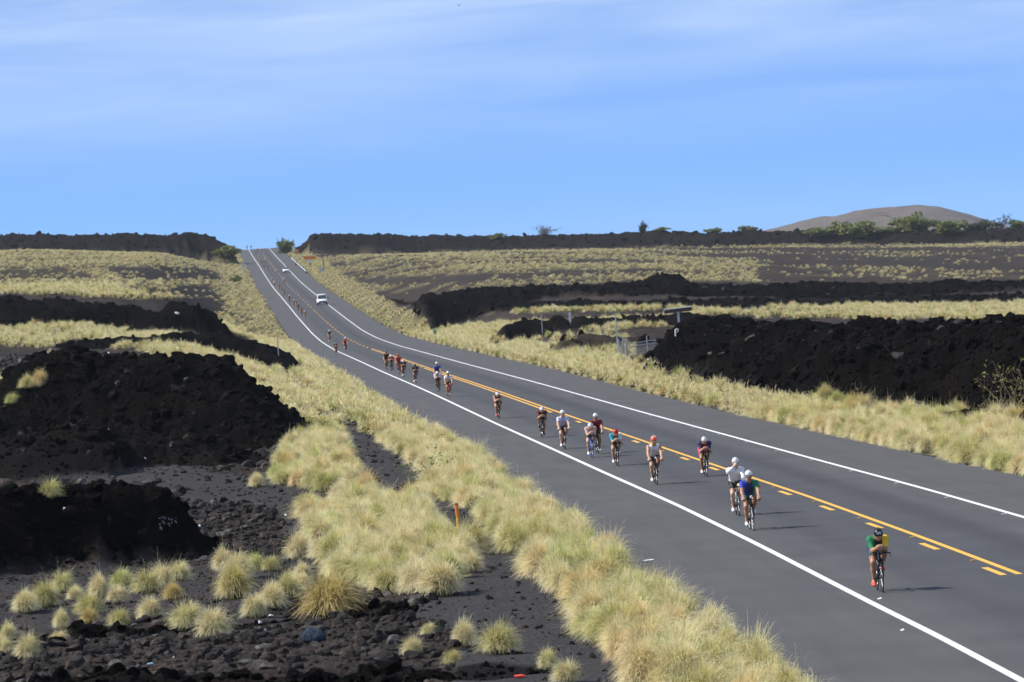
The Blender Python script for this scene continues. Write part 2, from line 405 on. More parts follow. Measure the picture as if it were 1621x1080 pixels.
# height lookup for placing things on the ground
TZ2 = TZ.reshape(nD, nU)
def ground_at(X, Y):
    X = np.asarray(X, float); Y = np.asarray(Y, float)
    fu = np.clip((X / Y - U[0]) / (U[1] - U[0]), 0, nU - 1.001); fd = np.clip(np.log(Y / DD[0]) / math.log(DD[1] / DD[0]), 0, nD - 1.001)
    i, j = fd.astype(int), fu.astype(int); a, b = fd - i, fu - j
    return (TZ2[i, j] * (1 - b) + TZ2[i, j + 1] * b) * (1 - a) + (TZ2[i + 1, j] * (1 - b) + TZ2[i + 1, j + 1] * b) * a
def ground_pixel(px, py, dmin=80.0, dmax=2600.0):
    """first hit of the pixel's ray with the terrain"""
    u, v = ray(px, py)
    Ds = np.exp(np.linspace(math.log(dmin), math.log(dmax), 8000))
    h = CAM_Z + v * Ds - ground_at(u * Ds, Ds)
    k = np.where(h <= 0)[0]
    D = float(Ds[k[0]]) if len(k) else dmax
    return np.array([u * D, D, float(ground_at(u * D, D))])

# ground material -----------------------------------------------------------
m_ground, n, l, b = new_mat('lava_ground')
at_ = nd(n, 'ShaderNodeAttribute', attribute_name='cover')
sep = n.new('ShaderNodeSeparateColor'); l.new(at_.outputs['Color'], sep.inputs[0])
geo = n.new('ShaderNodeNewGeometry'); pos = geo.outputs['Position']
n1 = noise(n, l, pos, 1.7, 6, .65); n2 = noise(n, l, pos, 9.0, 5, .6); n3 = noise(n, l, pos, .12, 4, .55); n4 = noise(n, l, pos, 32.0, 3, .6); n0 = noise(n, l, pos, .22, 5, .7)
rub = ramp(n, l, n1, [(.28, (.018, .016, .016)), (.5, (.042, .037, .035)), (.62, (.066, .060, .057)), (.78, (.105, .098, .096))])
rub = mixc(n, l, .55, rub, ramp(n, l, n2, [(.3, (.020, .018, .018)), (.55, (.050, .046, .045)), (.8, (.12, .115, .113))]))
brown = ramp(n, l, n3, [(.35, (1.0, .98, 1.0)), (.65, (1.10, 1.0, .93))])
rub = mixc(n, l, 1.0, rub, brown, 'MULTIPLY')
cin = ramp(n, l, n2, [(.3, (.044, .042, .044)), (.55, (.062, .060, .063)), (.8, (.10, .097, .10))])
cin = mixc(n, l, .5, cin, ramp(n, l, n4, [(.35, (.030, .028, .030)), (.6, (.064, .062, .065)), (.72, (.15, .148, .15))]))
blk = ramp(n, l, n2, [(.3, (.0014, .0012, .0012)), (.6, (.0033, .003, .0028)), (.85, (.011, .0098, .0093))])
blk = mixc(n, l, ramp(n, l, n1, [(.55, (0, 0, 0)), (.8, (.55, .55, .55))]), blk, (.011, .0078, .006))
blk = mixc(n, l, 1.0, blk, ramp(n, l, n0, [(.3, (.35, .35, .36)), (.5, (1, .97, .95)), (.7, (2.2, 1.95, 1.8))]), 'MULTIPLY')
rub = mixc(n, l, 1.0, rub, ramp(n, l, n0, [(.3, (.6, .6, .6)), (.55, (1, .97, .95)), (.75, (1.5, 1.42, 1.38))]), 'MULTIPLY')
spk = ramp(n, l, n2, [(.60, (0, 0, 0)), (.72, (.55, .55, .55))])
blk = mixc(n, l, spk, blk, (.040, .036, .034))
rub = mixc(n, l, spk, rub, (.13, .127, .126))
gra = ramp(n, l, n2, [(.3, (.10, .085, .045)), (.7, (.30, .26, .14))])
c1 = mixc(n, l, sep.outputs[1], rub, cin)
c2 = mixc(n, l, sep.outputs[2], c1, blk)
gm = nd(n, 'ShaderNodeMath', operation='MULTIPLY'); gm.inputs[1].default_value = .8; l.new(sep.outputs[0], gm.inputs[0])
c3 = mixc(n, l, gm.outputs[0], c2, gra)
l.new(c3, b.inputs['Base Color'])
b.inputs['Roughness'].default_value = 0.95
b.inputs['Specular IOR Level'].default_value = 0.02
bp = n.new('ShaderNodeBump'); bp.inputs['Strength'].default_value = .9; bp.inputs['Distance'].default_value = .12
hm = nd(n, 'ShaderNodeMath', operation='ADD'); l.new(n2, hm.inputs[0]); l.new(n1, hm.inputs[1])
l.new(hm.outputs[0], bp.inputs['Height']); l.new(bp.outputs[0], b.inputs['Normal'])

me = fast_mesh('lava_field', np.stack([TX, TY, TZ], -1), F, [m_ground])
ca = me.color_attributes.new('cover', 'FLOAT_COLOR', 'POINT')
ca.data.foreach_set('color', np.stack([TG, TC, TB, np.ones(len(TX))], -1).astype(np.float32).ravel())
terrain = bpy.data.objects.new('terrain', me); COL.objects.link(terrain); tag(terrain, kind='structure', label='dark lava field with ridges of black clinker and grassy hollows')
# the plain around it, out to the horizon
V = [(-7400, -1100, -9), (7400, -1100, -9), (7400, 8300, -9), (-7400, 8300, -9)]
gp = mesh_obj('ground', V, [(0, 1, 2, 3)], plain('plain_lava', (.05, .045, .043), .95, vary=.3, scale=.02)); tag(gp, kind='structure')
# near ground under and beside the camera
xs = np.linspace(-40, 40, 41); ys = np.linspace(-60, 62.0, 41)
gx, gy = np.meshgrid(xs, ys); gz = np.where(gy > 55, -.3, -.2) - .6 * (1 - sstep(20, 60, gy)) + (vnoise(gx * .4, gy * .4, 3) - .5) * .3
ii = np.arange(41 * 41).reshape(41, 41)
nf = np.stack([ii[:-1, :-1], ii[:-1, 1:], ii[1:, 1:], ii[1:, :-1]], -1).reshape(-1, 4)
ng = bpy.data.objects.new('near_terrain', fast_mesh('near_terrain', np.stack([gx.ravel(), gy.ravel(), gz.ravel()], -1), nf, [m_ground])); COL.objects.link(ng); tag(ng, kind='structure')

# far hill ---------------------------------------------------------------
HD = 5200.0
prof = [(1080, 392), (1150, 380), (1215, 362), (1260, 351), (1300, 345), (1340, 338), (1380, 329), (1420, 323.5), (1450, 322), (1480, 326), (1510, 336), (1540, 345), (1580, 356), (1640, 368), (1720, 384)]
hp = np.array([at(x, y, HD) for x, y in prof])
hx = np.linspace(hp[0, 0], hp[-1, 0], 110); hy = np.linspace(-260, 260, 60)
gx, gy = np.meshgrid(hx, hy)
ht = np.interp(gx, hp[:, 0], _smooth(hp[:, 2], 3)) + 9
s = np.clip(1 - (np.abs(gy) / 260) ** 1.6, 0, 1)
gz = -9 + ht * s + (fbm(gx / 30, gy / 30, 5, 91) - .5) * 5 * s + (billow(gx / 70, gy / 70, 94) - .4) * 2.5 * s
ii = np.arange(gx.size).reshape(gx.shape)
hf = np.stack([ii[:-1, :-1], ii[:-1, 1:], ii[1:, 1:], ii[1:, :-1]], -1).reshape(-1, 4)
m_hill, n, l, b = new_mat('hill_scrub')
geo = n.new('ShaderNodeNewGeometry'); pos = geo.outputs['Position']
l.new(mixc(n, l, .5, ramp(n, l, noise(n, l, pos, .02, 5, .6), [(.35, (.075, .055, .052)), (.6, (.12, .092, .08))]), ramp(n, l, noise(n, l, pos, .09, 4, .6), [(.4, (.045, .045, .03)), (.6, (.125, .095, .085))])), b.inputs['Base Color'])
b.inputs['Roughness'].default_value = 1.0
hill = bpy.data.objects.new('hill', fast_mesh('hill', np.stack([gx.ravel(), gy.ravel() + HD, gz.ravel()], -1), hf, [m_hill])); COL.objects.link(hill); tag(hill, kind='structure', label='low rounded brown hill far behind the lava field')

# ------------------------------------------------------------------ road
m_asph, n, l, b = new_mat('asphalt')
uvm = nd(n, 'ShaderNodeAttribute', attribute_name='lane'); sx = n.new('ShaderNodeSeparateXYZ'); l.new(uvm.outputs['Vector'], sx.inputs[0])
geo = n.new('ShaderNodeNewGeometry'); pos = geo.outputs['Position']
mpn = n.new('ShaderNodeMapping'); mpn.inputs['Scale'].default_value = (1.0, .06, 1.0); l.new(uvm.outputs['Vector'], mpn.inputs[0])
streak = noise(n, l, mpn.outputs[0], 1.5, 5, .6); grain = noise(n, l, pos, 45.0, 3, .7); big = noise(n, l, pos, .25, 4, .5)
sh = ramp(n, l, sx.outputs[0], [(0, (.110, .110, .113)), (.5, (.110, .110, .113)), (1, (.110, .110, .113))])
# worn wheel bands: a darker oil band in the middle of each lane, newer asphalt in the lanes than on the shoulders
def band(c, w):
    a = nd(n, 'ShaderNodeMath', operation='SUBTRACT'); l.new(sx.outputs[0], a.inputs[0]); a.inputs[1].default_value = c
    m = nd(n, 'ShaderNodeMath', operation='ABSOLUTE'); l.new(a.outputs[0], m.inputs[0])
    r = n.new('ShaderNodeMapRange'); r.inputs['From Min'].default_value = w; r.inputs['From Max'].default_value = 0.0; r.interpolation_type = 'SMOOTHSTEP'
    l.new(m.outputs[0], r.inputs['Value']); return r.outputs[0]
lane_c = mixc(n, l, band(3.75, 3.85), (.078, .0775, .081), (.060, .0615, .070))
def addf(x, y, k):
    a = nd(n, 'ShaderNodeMath', operation='MULTIPLY_ADD'); l.new(x, a.inputs[0]); a.inputs[1].default_value = k; l.new(y, a.inputs[2]); return a.outputs[0]
ob = addf(band(1.95, .95), band(5.6, 1.0), .6)
stn = ramp(n, l, streak, [(.3, (.55, .55, .55)), (.7, (1, 1, 1))])
obm = nd(n, 'ShaderNodeMath', operation='MULTIPLY'); l.new(ob, obm.inputs[0]); l.new(stn, obm.inputs[1])
ob2 = nd(n, 'ShaderNodeMath', operation='MULTIPLY'); l.new(obm.outputs[0], ob2.inputs[0]); ob2.inputs[1].default_value = .62
lane_c = mixc(n, l, ob2.outputs[0], lane_c, (.030, .031, .037))
lane_c = mixc(n, l, 1.0, lane_c, ramp(n, l, streak, [(.25, (.86, .86, .86)), (.75, (1.12, 1.12, 1.12))]), 'MULTIPLY')
lane_c = mixc(n, l, 1.0, lane_c, ramp(n, l, big, [(.3, (.90, .90, .91)), (.7, (1.09, 1.08, 1.07))]), 'MULTIPLY')
lane_c = mixc(n, l, 1.0, lane_c, ramp(n, l, grain, [(.25, (.80, .80, .80)), (.75, (1.2, 1.2, 1.2))]), 'MULTIPLY')
l.new(lane_c, b.inputs['Base Color'])
b.inputs['Roughness'].default_value = .88; b.inputs['Specular IOR Level'].default_value = .25
bp = n.new('ShaderNodeBump'); bp.inputs['Strength'].default_value = .25; bp.inputs['Distance'].default_value = .01; l.new(grain, bp.inputs['Height']); l.new(bp.outputs[0], b.inputs['Normal'])
rd = np.exp(np.linspace(math.log(62), math.log(2600), 2600))
def ribbon(name, D, offs, dz, mats, lane=False):
    """strip along the road between offsets (arrays, metres right of the left edge line)"""
    xl, z = road_xl(D), road_z(D)
    V = np.stack([np.stack([xl + o, D, z + dz + 0 * D], -1) for o in offs], 1).reshape(-1, 3)
    k = len(offs); i = np.arange(len(D) * k).reshape(len(D), k)
    Fq = np.stack([i[:-1, :-1], i[:-1, 1:], i[1:, 1:], i[1:, :-1]], -1).reshape(-1, 4)
    me = fast_mesh(name, V, Fq, mats)
    if lane:
        a = me.attributes.new('lane', 'FLOAT_VECTOR', 'POINT')
        L = np.stack([np.stack([o + 0 * D, D, 0 * D], -1) for o in offs], 1).reshape(-1, 3)
        a.data.foreach_set('vector', L.astype(np.float32).ravel())
    o = bpy.data.objects.new(name, me); COL.objects.link(o); return o
_rag = (vnoise(rd * .9, rd * 0, 77) - .5) * .22
_rag2 = (vnoise(rd * .9, rd * 0, 79) - .5) * .22
road = ribbon('road', rd, [-left_w(rd) + _rag, 0 * rd - 1.5, 0 * rd, 0 * rd + 1.9, 0 * rd + 3.75, 0 * rd + 5.6, 0 * rd + 7.5, 0 * rd + 9.0, LANE + right_w(rd) + _rag2], 0.0, [m_asph], True)
tag(road, kind='structure', label='grey two lane highway curving away and climbing to the skyline')
def paint(name, col):
    m, n, l, b = new_mat(name)
    geo = n.new('ShaderNodeNewGeometry'); z = noise(n, l, geo.outputs['Position'], 7.0, 5, .65)
    l.new(ramp(n, l, z, [(.28, tuple(c * .55 for c in col)), (.42, col), (1, tuple(min(1, c * 1.06) for c in col))]), b.inputs['Base Color'])
    b.inputs['Roughness'].default_value = .6
    return m
m_white, m_yel = paint('road_paint_white', (.74, .75, .77)), paint('road_paint_yellow', (.80, .42, .045))
def line(name, d0, d1, off, w, mat, parent=road, dz=.004, step=None):
    D = np.exp(np.linspace(math.log(d0), math.log(d1), max(2, int(math.log(d1 / d0) * 260))))
    o = ribbon(name, D, [off - w / 2 + 0 * D, off + w / 2 + 0 * D], dz, [mat]); o.parent = parent; return o
line('edge_line', 63, 2500, 0.0, .17, m_white); line('edge_line', 63, 2500, LANE, .16, m_white)
YO = 3.86
# centre line: ends at the near end, solid on the right, dashes on the left, then double, then dashes far away
line('centre_line', 122.8, 640, YO + .12, .15, m_yel)
line('centre_line', 292, 470, YO - .22, .15, m_yel)
for k in range(16):
    d0 = 122.9 + 12.15 * k
    if d0 < 285: line('centre_dash', d0, d0 + 3.3, YO - .22, .16, m_yel)
for k in range(22): line('centre_dash', 652 + 18 * k, 652 + 18 * k + 7.0, YO, .15, m_yel)
for k in range(34): line('centre_dash', 1060 + 30 * k, 1060 + 30 * k + 11.0, YO, .13, m_yel)
for k in range(16): line('centre_dash', 475 + 10 * k, 475 + 10 * k + 4.5, YO - .2, .13, m_yel)

# ------------------------------------------------------------------ scattering
def hidden_collection(name, objs):
    c = bpy.data.collections.new(name)
    for o in objs: c.objects.link(o)
    return c
def scatter(name, P, rz, sc, which, coll, tilt=None):
    """ONE object: instances of the collection's meshes on points (geometry nodes)"""
    me = bpy.data.meshes.new(name)
    me.vertices.add(len(P)); me.vertices.foreach_set('co', np.asarray(P, np.float32).ravel())
    rot = np.zeros((len(P), 3), np.float32); rot[:, 2] = rz
    if tilt is not None: rot[:, :2] = tilt
    a = me.attributes.new('rot', 'FLOAT_VECTOR', 'POINT'); a.data.foreach_set('vector', rot.ravel())
    s = np.asarray(sc, np.float32)
    if s.ndim == 1: s = np.repeat(s[:, None], 3, 1)
    a = me.attributes.new('scl', 'FLOAT_VECTOR', 'POINT'); a.data.foreach_set('vector', s.ravel())
    a = me.attributes.new('which', 'INT', 'POINT'); a.data.foreach_set('value', np.asarray(which, np.int32))
    o = bpy.data.objects.new(name, me); COL.objects.link(o)
    ng = bpy.data.node_groups.new(name + '_nodes', 'GeometryNodeTree')
    ng.interface.new_socket('Geometry', in_out='INPUT', socket_type='NodeSocketGeometry')
    ng.interface.new_socket('Geometry', in_out='OUTPUT', socket_type='NodeSocketGeometry')
    N, Lk = ng.nodes, ng.links
    gi, go = N.new('NodeGroupInput'), N.new('NodeGroupOutput')
    ci = N.new('GeometryNodeCollectionInfo'); ci.inputs['Collection'].default_value = coll
    ci.inputs['Separate Children'].default_value = True; ci.inputs['Reset Children'].default_value = True
    ip = N.new('GeometryNodeInstanceOnPoints'); ip.inputs['Pick Instance'].default_value = True
    mp_ = N.new('GeometryNodeMeshToPoints')
    def att(nm, dt):
        x = N.new('GeometryNodeInputNamedAttribute'); x.data_type = dt; x.inputs['Name'].default_value = nm; return x.outputs['Attribute']
    Lk.new(gi.outputs[0], mp_.inputs['Mesh']); Lk.new(mp_.outputs[0], ip.inputs['Points'])
    Lk.new(ci.outputs[0], ip.inputs['Instance']); Lk.new(att('which', 'INT'), ip.inputs['Instance Index'])
    er = N.new('FunctionNodeEulerToRotation'); Lk.new(att('rot', 'FLOAT_VECTOR'), er.inputs[0]); Lk.new(er.outputs[0], ip.inputs['Rotation'])
    Lk.new(att('scl', 'FLOAT_VECTOR'), ip.inputs['Scale'])
    Lk.new(ip.outputs[0], go.inputs[0])
    md = o.modifiers.new('scatter', 'NODES'); md.node_group = ng
    return o

# ------------------------------------------------------------------ fountain grass
def grass_mat(name, base, mid, tip):
    m, n, l, b = new_mat(name)
    a = nd(n, 'ShaderNodeAttribute', attribute_name='tip')
    oi = n.new('ShaderNodeObjectInfo')
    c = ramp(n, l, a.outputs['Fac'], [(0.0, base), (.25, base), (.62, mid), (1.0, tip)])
    v = ramp(n, l, oi.outputs['Random'], [(0, (.76, .86, .58)), (.18, (.96, .98, .88)), (.55, (1.0, 1.0, 1.0)), (.85, (1.0, .97, .92)), (1, (.98, .85, .70))])
    c = mixc(n, l, 1.0, c, v, 'MULTIPLY')
    l.new(c, b.inputs['Base Color']); b.inputs['Roughness'].default_value = .7; b.inputs['Specular IOR Level'].default_value = .25
    tr = n.new('ShaderNodeBsdfTranslucent'); l.new(c, tr.inputs[0])
    mx = n.new('ShaderNodeMixShader'); mx.inputs[0].default_value = .34
    l.new(b.outputs[0], mx.inputs[1]); l.new(tr.outputs[0], mx.inputs[2])
    l.new(mx.outputs[0], n['Material Output'].inputs['Surface'])
    return m
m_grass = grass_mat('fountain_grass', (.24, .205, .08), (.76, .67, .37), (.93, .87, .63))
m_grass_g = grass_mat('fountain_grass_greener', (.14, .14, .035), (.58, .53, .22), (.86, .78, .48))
def tussock_mesh(name, seed, nb, w, mat, spread=1.0, h=1.0, lean=(.0, .0), seg=4):
    """arching blades whose tips lie on an uneven dome"""
    r = np.random.RandomState(seed)
    az = r.rand(nb) * 2 * math.pi
    th = np.arccos(1 - r.rand(nb) * 1.12) * 1.0                     # 0 = straight up, beyond 90 degrees = drooping
    k = (.60 + .46 * r.rand(nb)) * (1 + .13 * np.sin(az * 2 + r.rand() * 6) + .09 * np.sin(az * 5 + r.rand() * 6))
    rb = .15 * np.sqrt(r.rand(nb)); ab = az + r.randn(nb) * .8
    B = np.stack([rb * np.cos(ab), rb * np.sin(ab), np.full(nb, -.05)], -1)
    E_ = np.stack([.54 * spread * np.sin(th) * np.cos(az) * k + lean[0] * (.5 + r.rand(nb)), .54 * spread * np.sin(th) * np.sin(az) * k, (.66 * np.cos(th) * k + .06) * h], -1)
    st = r.rand(nb) < .07; E_[st] *= (1.12 + .3 * r.rand(nb))[st][:, None]                            # a few stray seed stalks
    Cn = B * .4 + E_ * .42; Cn[:, 2] = np.maximum(E_[:, 2], 0) * .55 + .34 * h * (.7 + .5 * r.rand(nb)); Cn[:, :2] += r.randn(nb, 2) * .03
    V = np.zeros((nb, seg + 1, 2, 3)); tang = np.stack([-np.sin(az), np.cos(az), np.zeros(nb)], -1)
    tang = tang + r.randn(nb, 3) * .45; tang /= np.linalg.norm(tang, axis=1)[:, None]
    for s_ in range(seg + 1):
        t = s_ / seg; p = B * (1 - t) ** 2 + 2 * Cn * t * (1 - t) + E_ * t * t; ww = w * (1 - .75 * t ** 1.6) / 2
        V[:, s_, 0] = p - tang * ww; V[:, s_, 1] = p + tang * ww
    idx_ = np.arange(nb * (seg + 1) * 2).reshape(nb, seg + 1, 2)
    Fq = np.stack([idx_[:, :-1, 0], idx_[:, :-1, 1], idx_[:, 1:, 1], idx_[:, 1:, 0]], -1).reshape(-1, 4)
    me = fast_mesh(name, V.reshape(-1, 3), Fq, [mat])
    T = np.repeat((np.arange(seg + 1) / seg)[None, :, None], nb, 0); T = np.repeat(T, 2, 2)
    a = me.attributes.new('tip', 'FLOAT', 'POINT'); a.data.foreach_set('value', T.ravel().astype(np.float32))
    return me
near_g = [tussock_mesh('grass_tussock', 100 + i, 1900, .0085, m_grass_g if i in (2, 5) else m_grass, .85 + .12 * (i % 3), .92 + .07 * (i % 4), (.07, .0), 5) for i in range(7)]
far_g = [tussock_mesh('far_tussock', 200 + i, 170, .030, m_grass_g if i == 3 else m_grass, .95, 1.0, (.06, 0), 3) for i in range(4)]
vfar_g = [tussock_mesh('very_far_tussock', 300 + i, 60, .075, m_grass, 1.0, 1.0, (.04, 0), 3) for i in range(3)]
rs = np.random.RandomState(5)
def cells(d0, d1, cell, umax=.15):
    ys = np.arange(d0, d1, cell); out = []
    for y in ys:
        n_ = int(2 * umax * y / cell) + 1
        x = (np.arange(n_) - n_ / 2) * cell + (rs.rand(n_) - .5) * cell * .95
        out.append(np.stack([x, y + (rs.rand(n_) - .5) * cell * .95], -1))
    return np.concatenate(out)
def grow(d0, d1, cell, power=1.0):
    C = cells(d0, d1, cell)
    Z, g, c, k, t, px, py = ground_fields(C[:, 0], C[:, 1])
    keep = (rs.rand(len(C)) < g ** power) & (t > .3) & (px > -380) & (px < 2000) & (py < 1180)
    C = C[keep]
    return np.stack([C[:, 0], C[:, 1], ground_at(C[:, 0], C[:, 1])], -1), t[keep], px[keep], py[keep]
GN = grow(86, 262, .92)
# lone tussocks standing on the rubble in front: pixel of the foot and width in pixels
LONE = [(11, 1015, 32), (41, 969, 42), (74, 961, 38), (100, 939, 36), (118, 950, 28), (144, 973, 36), (159, 947, 36), (185, 954, 34), (192, 932, 36), (237, 939, 40), (259, 932, 38), (281, 920, 36), (274, 950, 30),
        (241, 982, 40), (297, 997, 56), (337, 1012, 50), (190, 992, 30), (100, 995, 30), (93, 1019, 26), (141, 987, 26), (48, 1045, 40), (7, 1035, 34), (374, 917, 44), (372, 949, 54), (355, 904, 34), (404, 904, 34), (428, 904, 24),
        (474, 886, 42), (481, 918, 36), (430, 962, 44), (455, 948, 42), (405, 978, 40), (480, 934, 36), (522, 978, 76), (518, 862, 34), (545, 918, 62), (407, 771, 26), (80, 789, 28), (660, 941, 50), (702, 942, 70),
        (789, 1034, 52), (733, 1024, 44), (656, 1038, 34), (681, 1006, 24), (715, 1052, 24), (867, 1060, 34), (900, 1082, 40), (44, 616, 24), (62, 612, 26), (20, 640, 22), (1440, 668, 34), (1478, 690, 40)]
near_objs = []
def put_tussock(P, sc, rz, k, label, group):
    o = bpy.data.objects.new('grass_tussock', near_g[k]); COL.objects.link(o)
    o.location = P; o.rotation_euler = (0, 0, rz); o.scale = (sc[0], sc[0], sc[1])
    tag(o, label, 'grass', group); near_objs.append(o); return o
LB = 'straw coloured fountain grass tussock, one of those scattered over the dark rubble in front'
SPECIAL = {(522, 978): 'large golden tussock, biggest of those standing alone, left of the gravel strip', (702, 942): 'rounded tussock at the front corner of the grass mass beside the gravel', (789, 1034): 'right one of two upright tussocks on the rubble below the gravel strip',
           (733, 1024): 'left one of two upright tussocks on the rubble below the gravel strip', (407, 771): 'small lone tussock on the flat gravel behind the lettered black mound', (80, 789): 'sparse tussock growing on top of the lettered black mound',
           (297, 997): 'left tussock of the pair just behind the low black outcrop in front', (337, 1012): 'right tussock of the pair just behind the low black outcrop in front', (867, 1060): 'thin small tussock on the gravel right of the red scrap', (545, 918): 'rounded tussock at the left front of the grass mass'}
for i, (x, y, wpx) in enumerate(LONE):
    p = ground_pixel(x, y)
    s = wpx / (FPX / p[1]) / .78
    put_tussock(p, (s * 1.06, s * random.Random(i).uniform(.95, 1.2)), i * 1.7, i % 7, SPECIAL[(x, y)] if (x, y) in SPECIAL else LB if x < 1000 else 'straw coloured fountain grass tussock at the foot of the right hand lava bank', 'lone tussocks on the rubble' if x < 1000 else 'tussocks below the lava bank')
P, t, px, py = GN
vis = (px > -20) & (px < 1640) & (py < 1110)
order = np.argsort(np.where(vis, P[:, 1], 1e9))
n_ind = 300 - len(near_objs)
ind = order[:n_ind]; rest = order[n_ind:]
for j, i in enumerate(ind):
    s = rs.uniform(.85, 1.3)
    left = P[i, 0] < road_xl(P[i, 1])
    put_tussock(P[i], (s, s * rs.uniform(.85, 1.1)), rs.rand() * 6.28, rs.randint(7),
                'pale fountain grass tussock in the dense band along the left edge of the highway' if left else 'pale fountain grass tussock in the dense band along the right edge of the highway',
                'tussocks of the left verge' if left else 'tussocks of the right verge')
def protos(meshes):
    return [bpy.data.objects.new(m.name, m) for m in meshes]
col_g = hidden_collection('grass_kinds', protos(near_g + far_g + vfar_g))
PB = grow(262, 760, 1.02)[0]; PC = grow(760, 2050, 2.9, .8)[0]
names = [o.name for o in sorted(col_g.objects, key=lambda o: o.name)]
def kidx(meshes): return np.array([names.index(o.name) for o in col_g.objects if o.data in meshes])
kn, kf, kv = kidx(near_g), kidx(far_g), kidx(vfar_g)
AP = np.concatenate([P[rest], PB, PC])
AS = np.concatenate([rs.uniform(.85, 1.3, len(rest)), rs.uniform(.75, 1.35, len(PB)), rs.uniform(.5, 1.15, len(PC))])
AW = np.concatenate([kn[rs.randint(len(kn), size=len(rest))], kf[rs.randint(len(kf), size=len(PB))], kv[rs.randint(len(kv), size=len(PC))]])
gs = scatter('grass', AP, rs.rand(len(AP)) * 6.28, np.stack([AS, AS, AS * rs.uniform(.75, 1.05, len(AS))], -1), AW, col_g)
tag(gs, 'pale yellow fountain grass covering the verges and the lava fields', 'grass', kind='stuff')

# ------------------------------------------------------------------ lava rocks
def rock_mat(name, c0, c1, c2):
    m, n, l, b = new_mat(name)
    tcx = n.new('ShaderNodeTexCoord'); z = noise(n, l, tcx.outputs['Object'], 3.0, 6, .65); oi = n.new('ShaderNodeObjectInfo')
    c = ramp(n, l, z, [(.3, c0), (.52, c1), (.75, c2)])
    c = mixc(n, l, 1.0, c, ramp(n, l, oi.outputs['Random'], [(0, (.6, .58, .58)), (.5, (1, .96, .94)), (.8, (1.3, 1.1, 1.0)), (.93, (1.6, 1.5, 1.45)), (1, (2.6, 2.5, 2.45))]), 'MULTIPLY')
    l.new(c, b.inputs['Base Color']); b.inputs['Roughness'].default_value = .92; b.inputs['Specular IOR Level'].default_value = .04
    bp = n.new('ShaderNodeBump'); bp.inputs['Strength'].default_value = 1.0; bp.inputs['Distance'].default_value = .12
    l.new(noise(n, l, tcx.outputs['Object'], 7.0, 5, .7), bp.inputs['Height']); l.new(bp.outputs[0], b.inputs['Normal'])
    return m
m_rock = rock_mat('grey_lava_rock', (.022, .020, .020), (.060, .057, .056), (.14, .135, .134))
m_clink = rock_mat('black_clinker', (.0014, .0012, .0011), (.004, .0035, .0032), (.024, .021, .02))
def ico(sub=2):
    import bmesh
    bm = bmesh.new(); bmesh.ops.create_icosphere(bm, subdivisions=sub, radius=.5)
    V = np.array([v.co[:] for v in bm.verts]); Fc = np.array([[v.index for v in f.verts] for f in bm.faces]); bm.free()
    return V, Fc
_iv, _if = ico(2)
def rock_mesh(name, seed, mat, jag=.34, flat=.7, smooth=False):
    r = np.random.RandomState(seed); V = _iv.copy()
    for k in range(9):      # chop with planes: angular blocks
        d = r.randn(3); d /= np.linalg.norm(d); c = .26 + .16 * r.rand(); e = V @ d - c
        V = V - np.outer(np.maximum(e, 0) * .85, d)
    V = V * (1 + jag * (r.rand(len(V), 1) - .5))
    V = V * np.array([1.15 + .3 * r.rand(), .9, flat])
    return fast_mesh(name, V, _if, [mat], smooth)
grey_r = [rock_mesh('lava_rock', 400 + i, m_rock, .36, .62 + .1 * (i % 3)) for i in range(6)]
blk_r = [rock_mesh('clinker', 500 + i, m_clink, .5, .85) for i in range(6)]
col_r = hidden_collection('rock_kinds', protos(grey_r + blk_r))
rn = [o.name for o in sorted(col_r.objects, key=lambda o: o.name)]
kg = np.array([rn.index(o.name) for o in col_r.objects if o.data in grey_r]); kb = np.array([rn.index(o.name) for o in col_r.objects if o.data in blk_r])
RP, RS, RW = [], [], []
for d0, d1, cell, smin, smax in ((86, 200, .20, .04, .46), (200, 440, .50, .12, .8), (440, 850, 2.0, .35, 1.1), (850, 2000, 4.4, .8, 2.2)):
    C = cells(d0, d1, cell)
    Z, g, c, k, t, px, py = ground_fields(C[:, 0], C[:, 1])
    pr = np.clip(.62 + .4 * k - .50 * c, 0.03, 1) * (1 - np.clip(g * 1.2, 0, 1)) * (t > .8)
    pr = np.where((d0 > 400) & (k < .5), 0, pr)
    m = (rs.rand(len(C)) < pr) & (px > -380) & (px < 2000) & (py < 1180)
    C, k, c = C[m], k[m], c[m]
    s = smin + (smax - smin) * rs.rand(len(C)) ** 5.5
    s = np.where(c > .4, smin + (s - smin) * .35, s)
    z = ground_at(C[:, 0], C[:, 1])
    RP.append(np.stack([C[:, 0], C[:, 1], z + s * .06], -1)); RS.append(s)
    RW.append(np.where((k > .42 + .3 * (rs.rand(len(C)) - .5)) & (rs.rand(len(C)) > .035), kb[rs.randint(len(kb), size=len(C))], kg[rs.randint(len(kg), size=len(C))]))
RP, RS, RW = np.concatenate(RP), np.concatenate(RS), np.concatenate(RW)
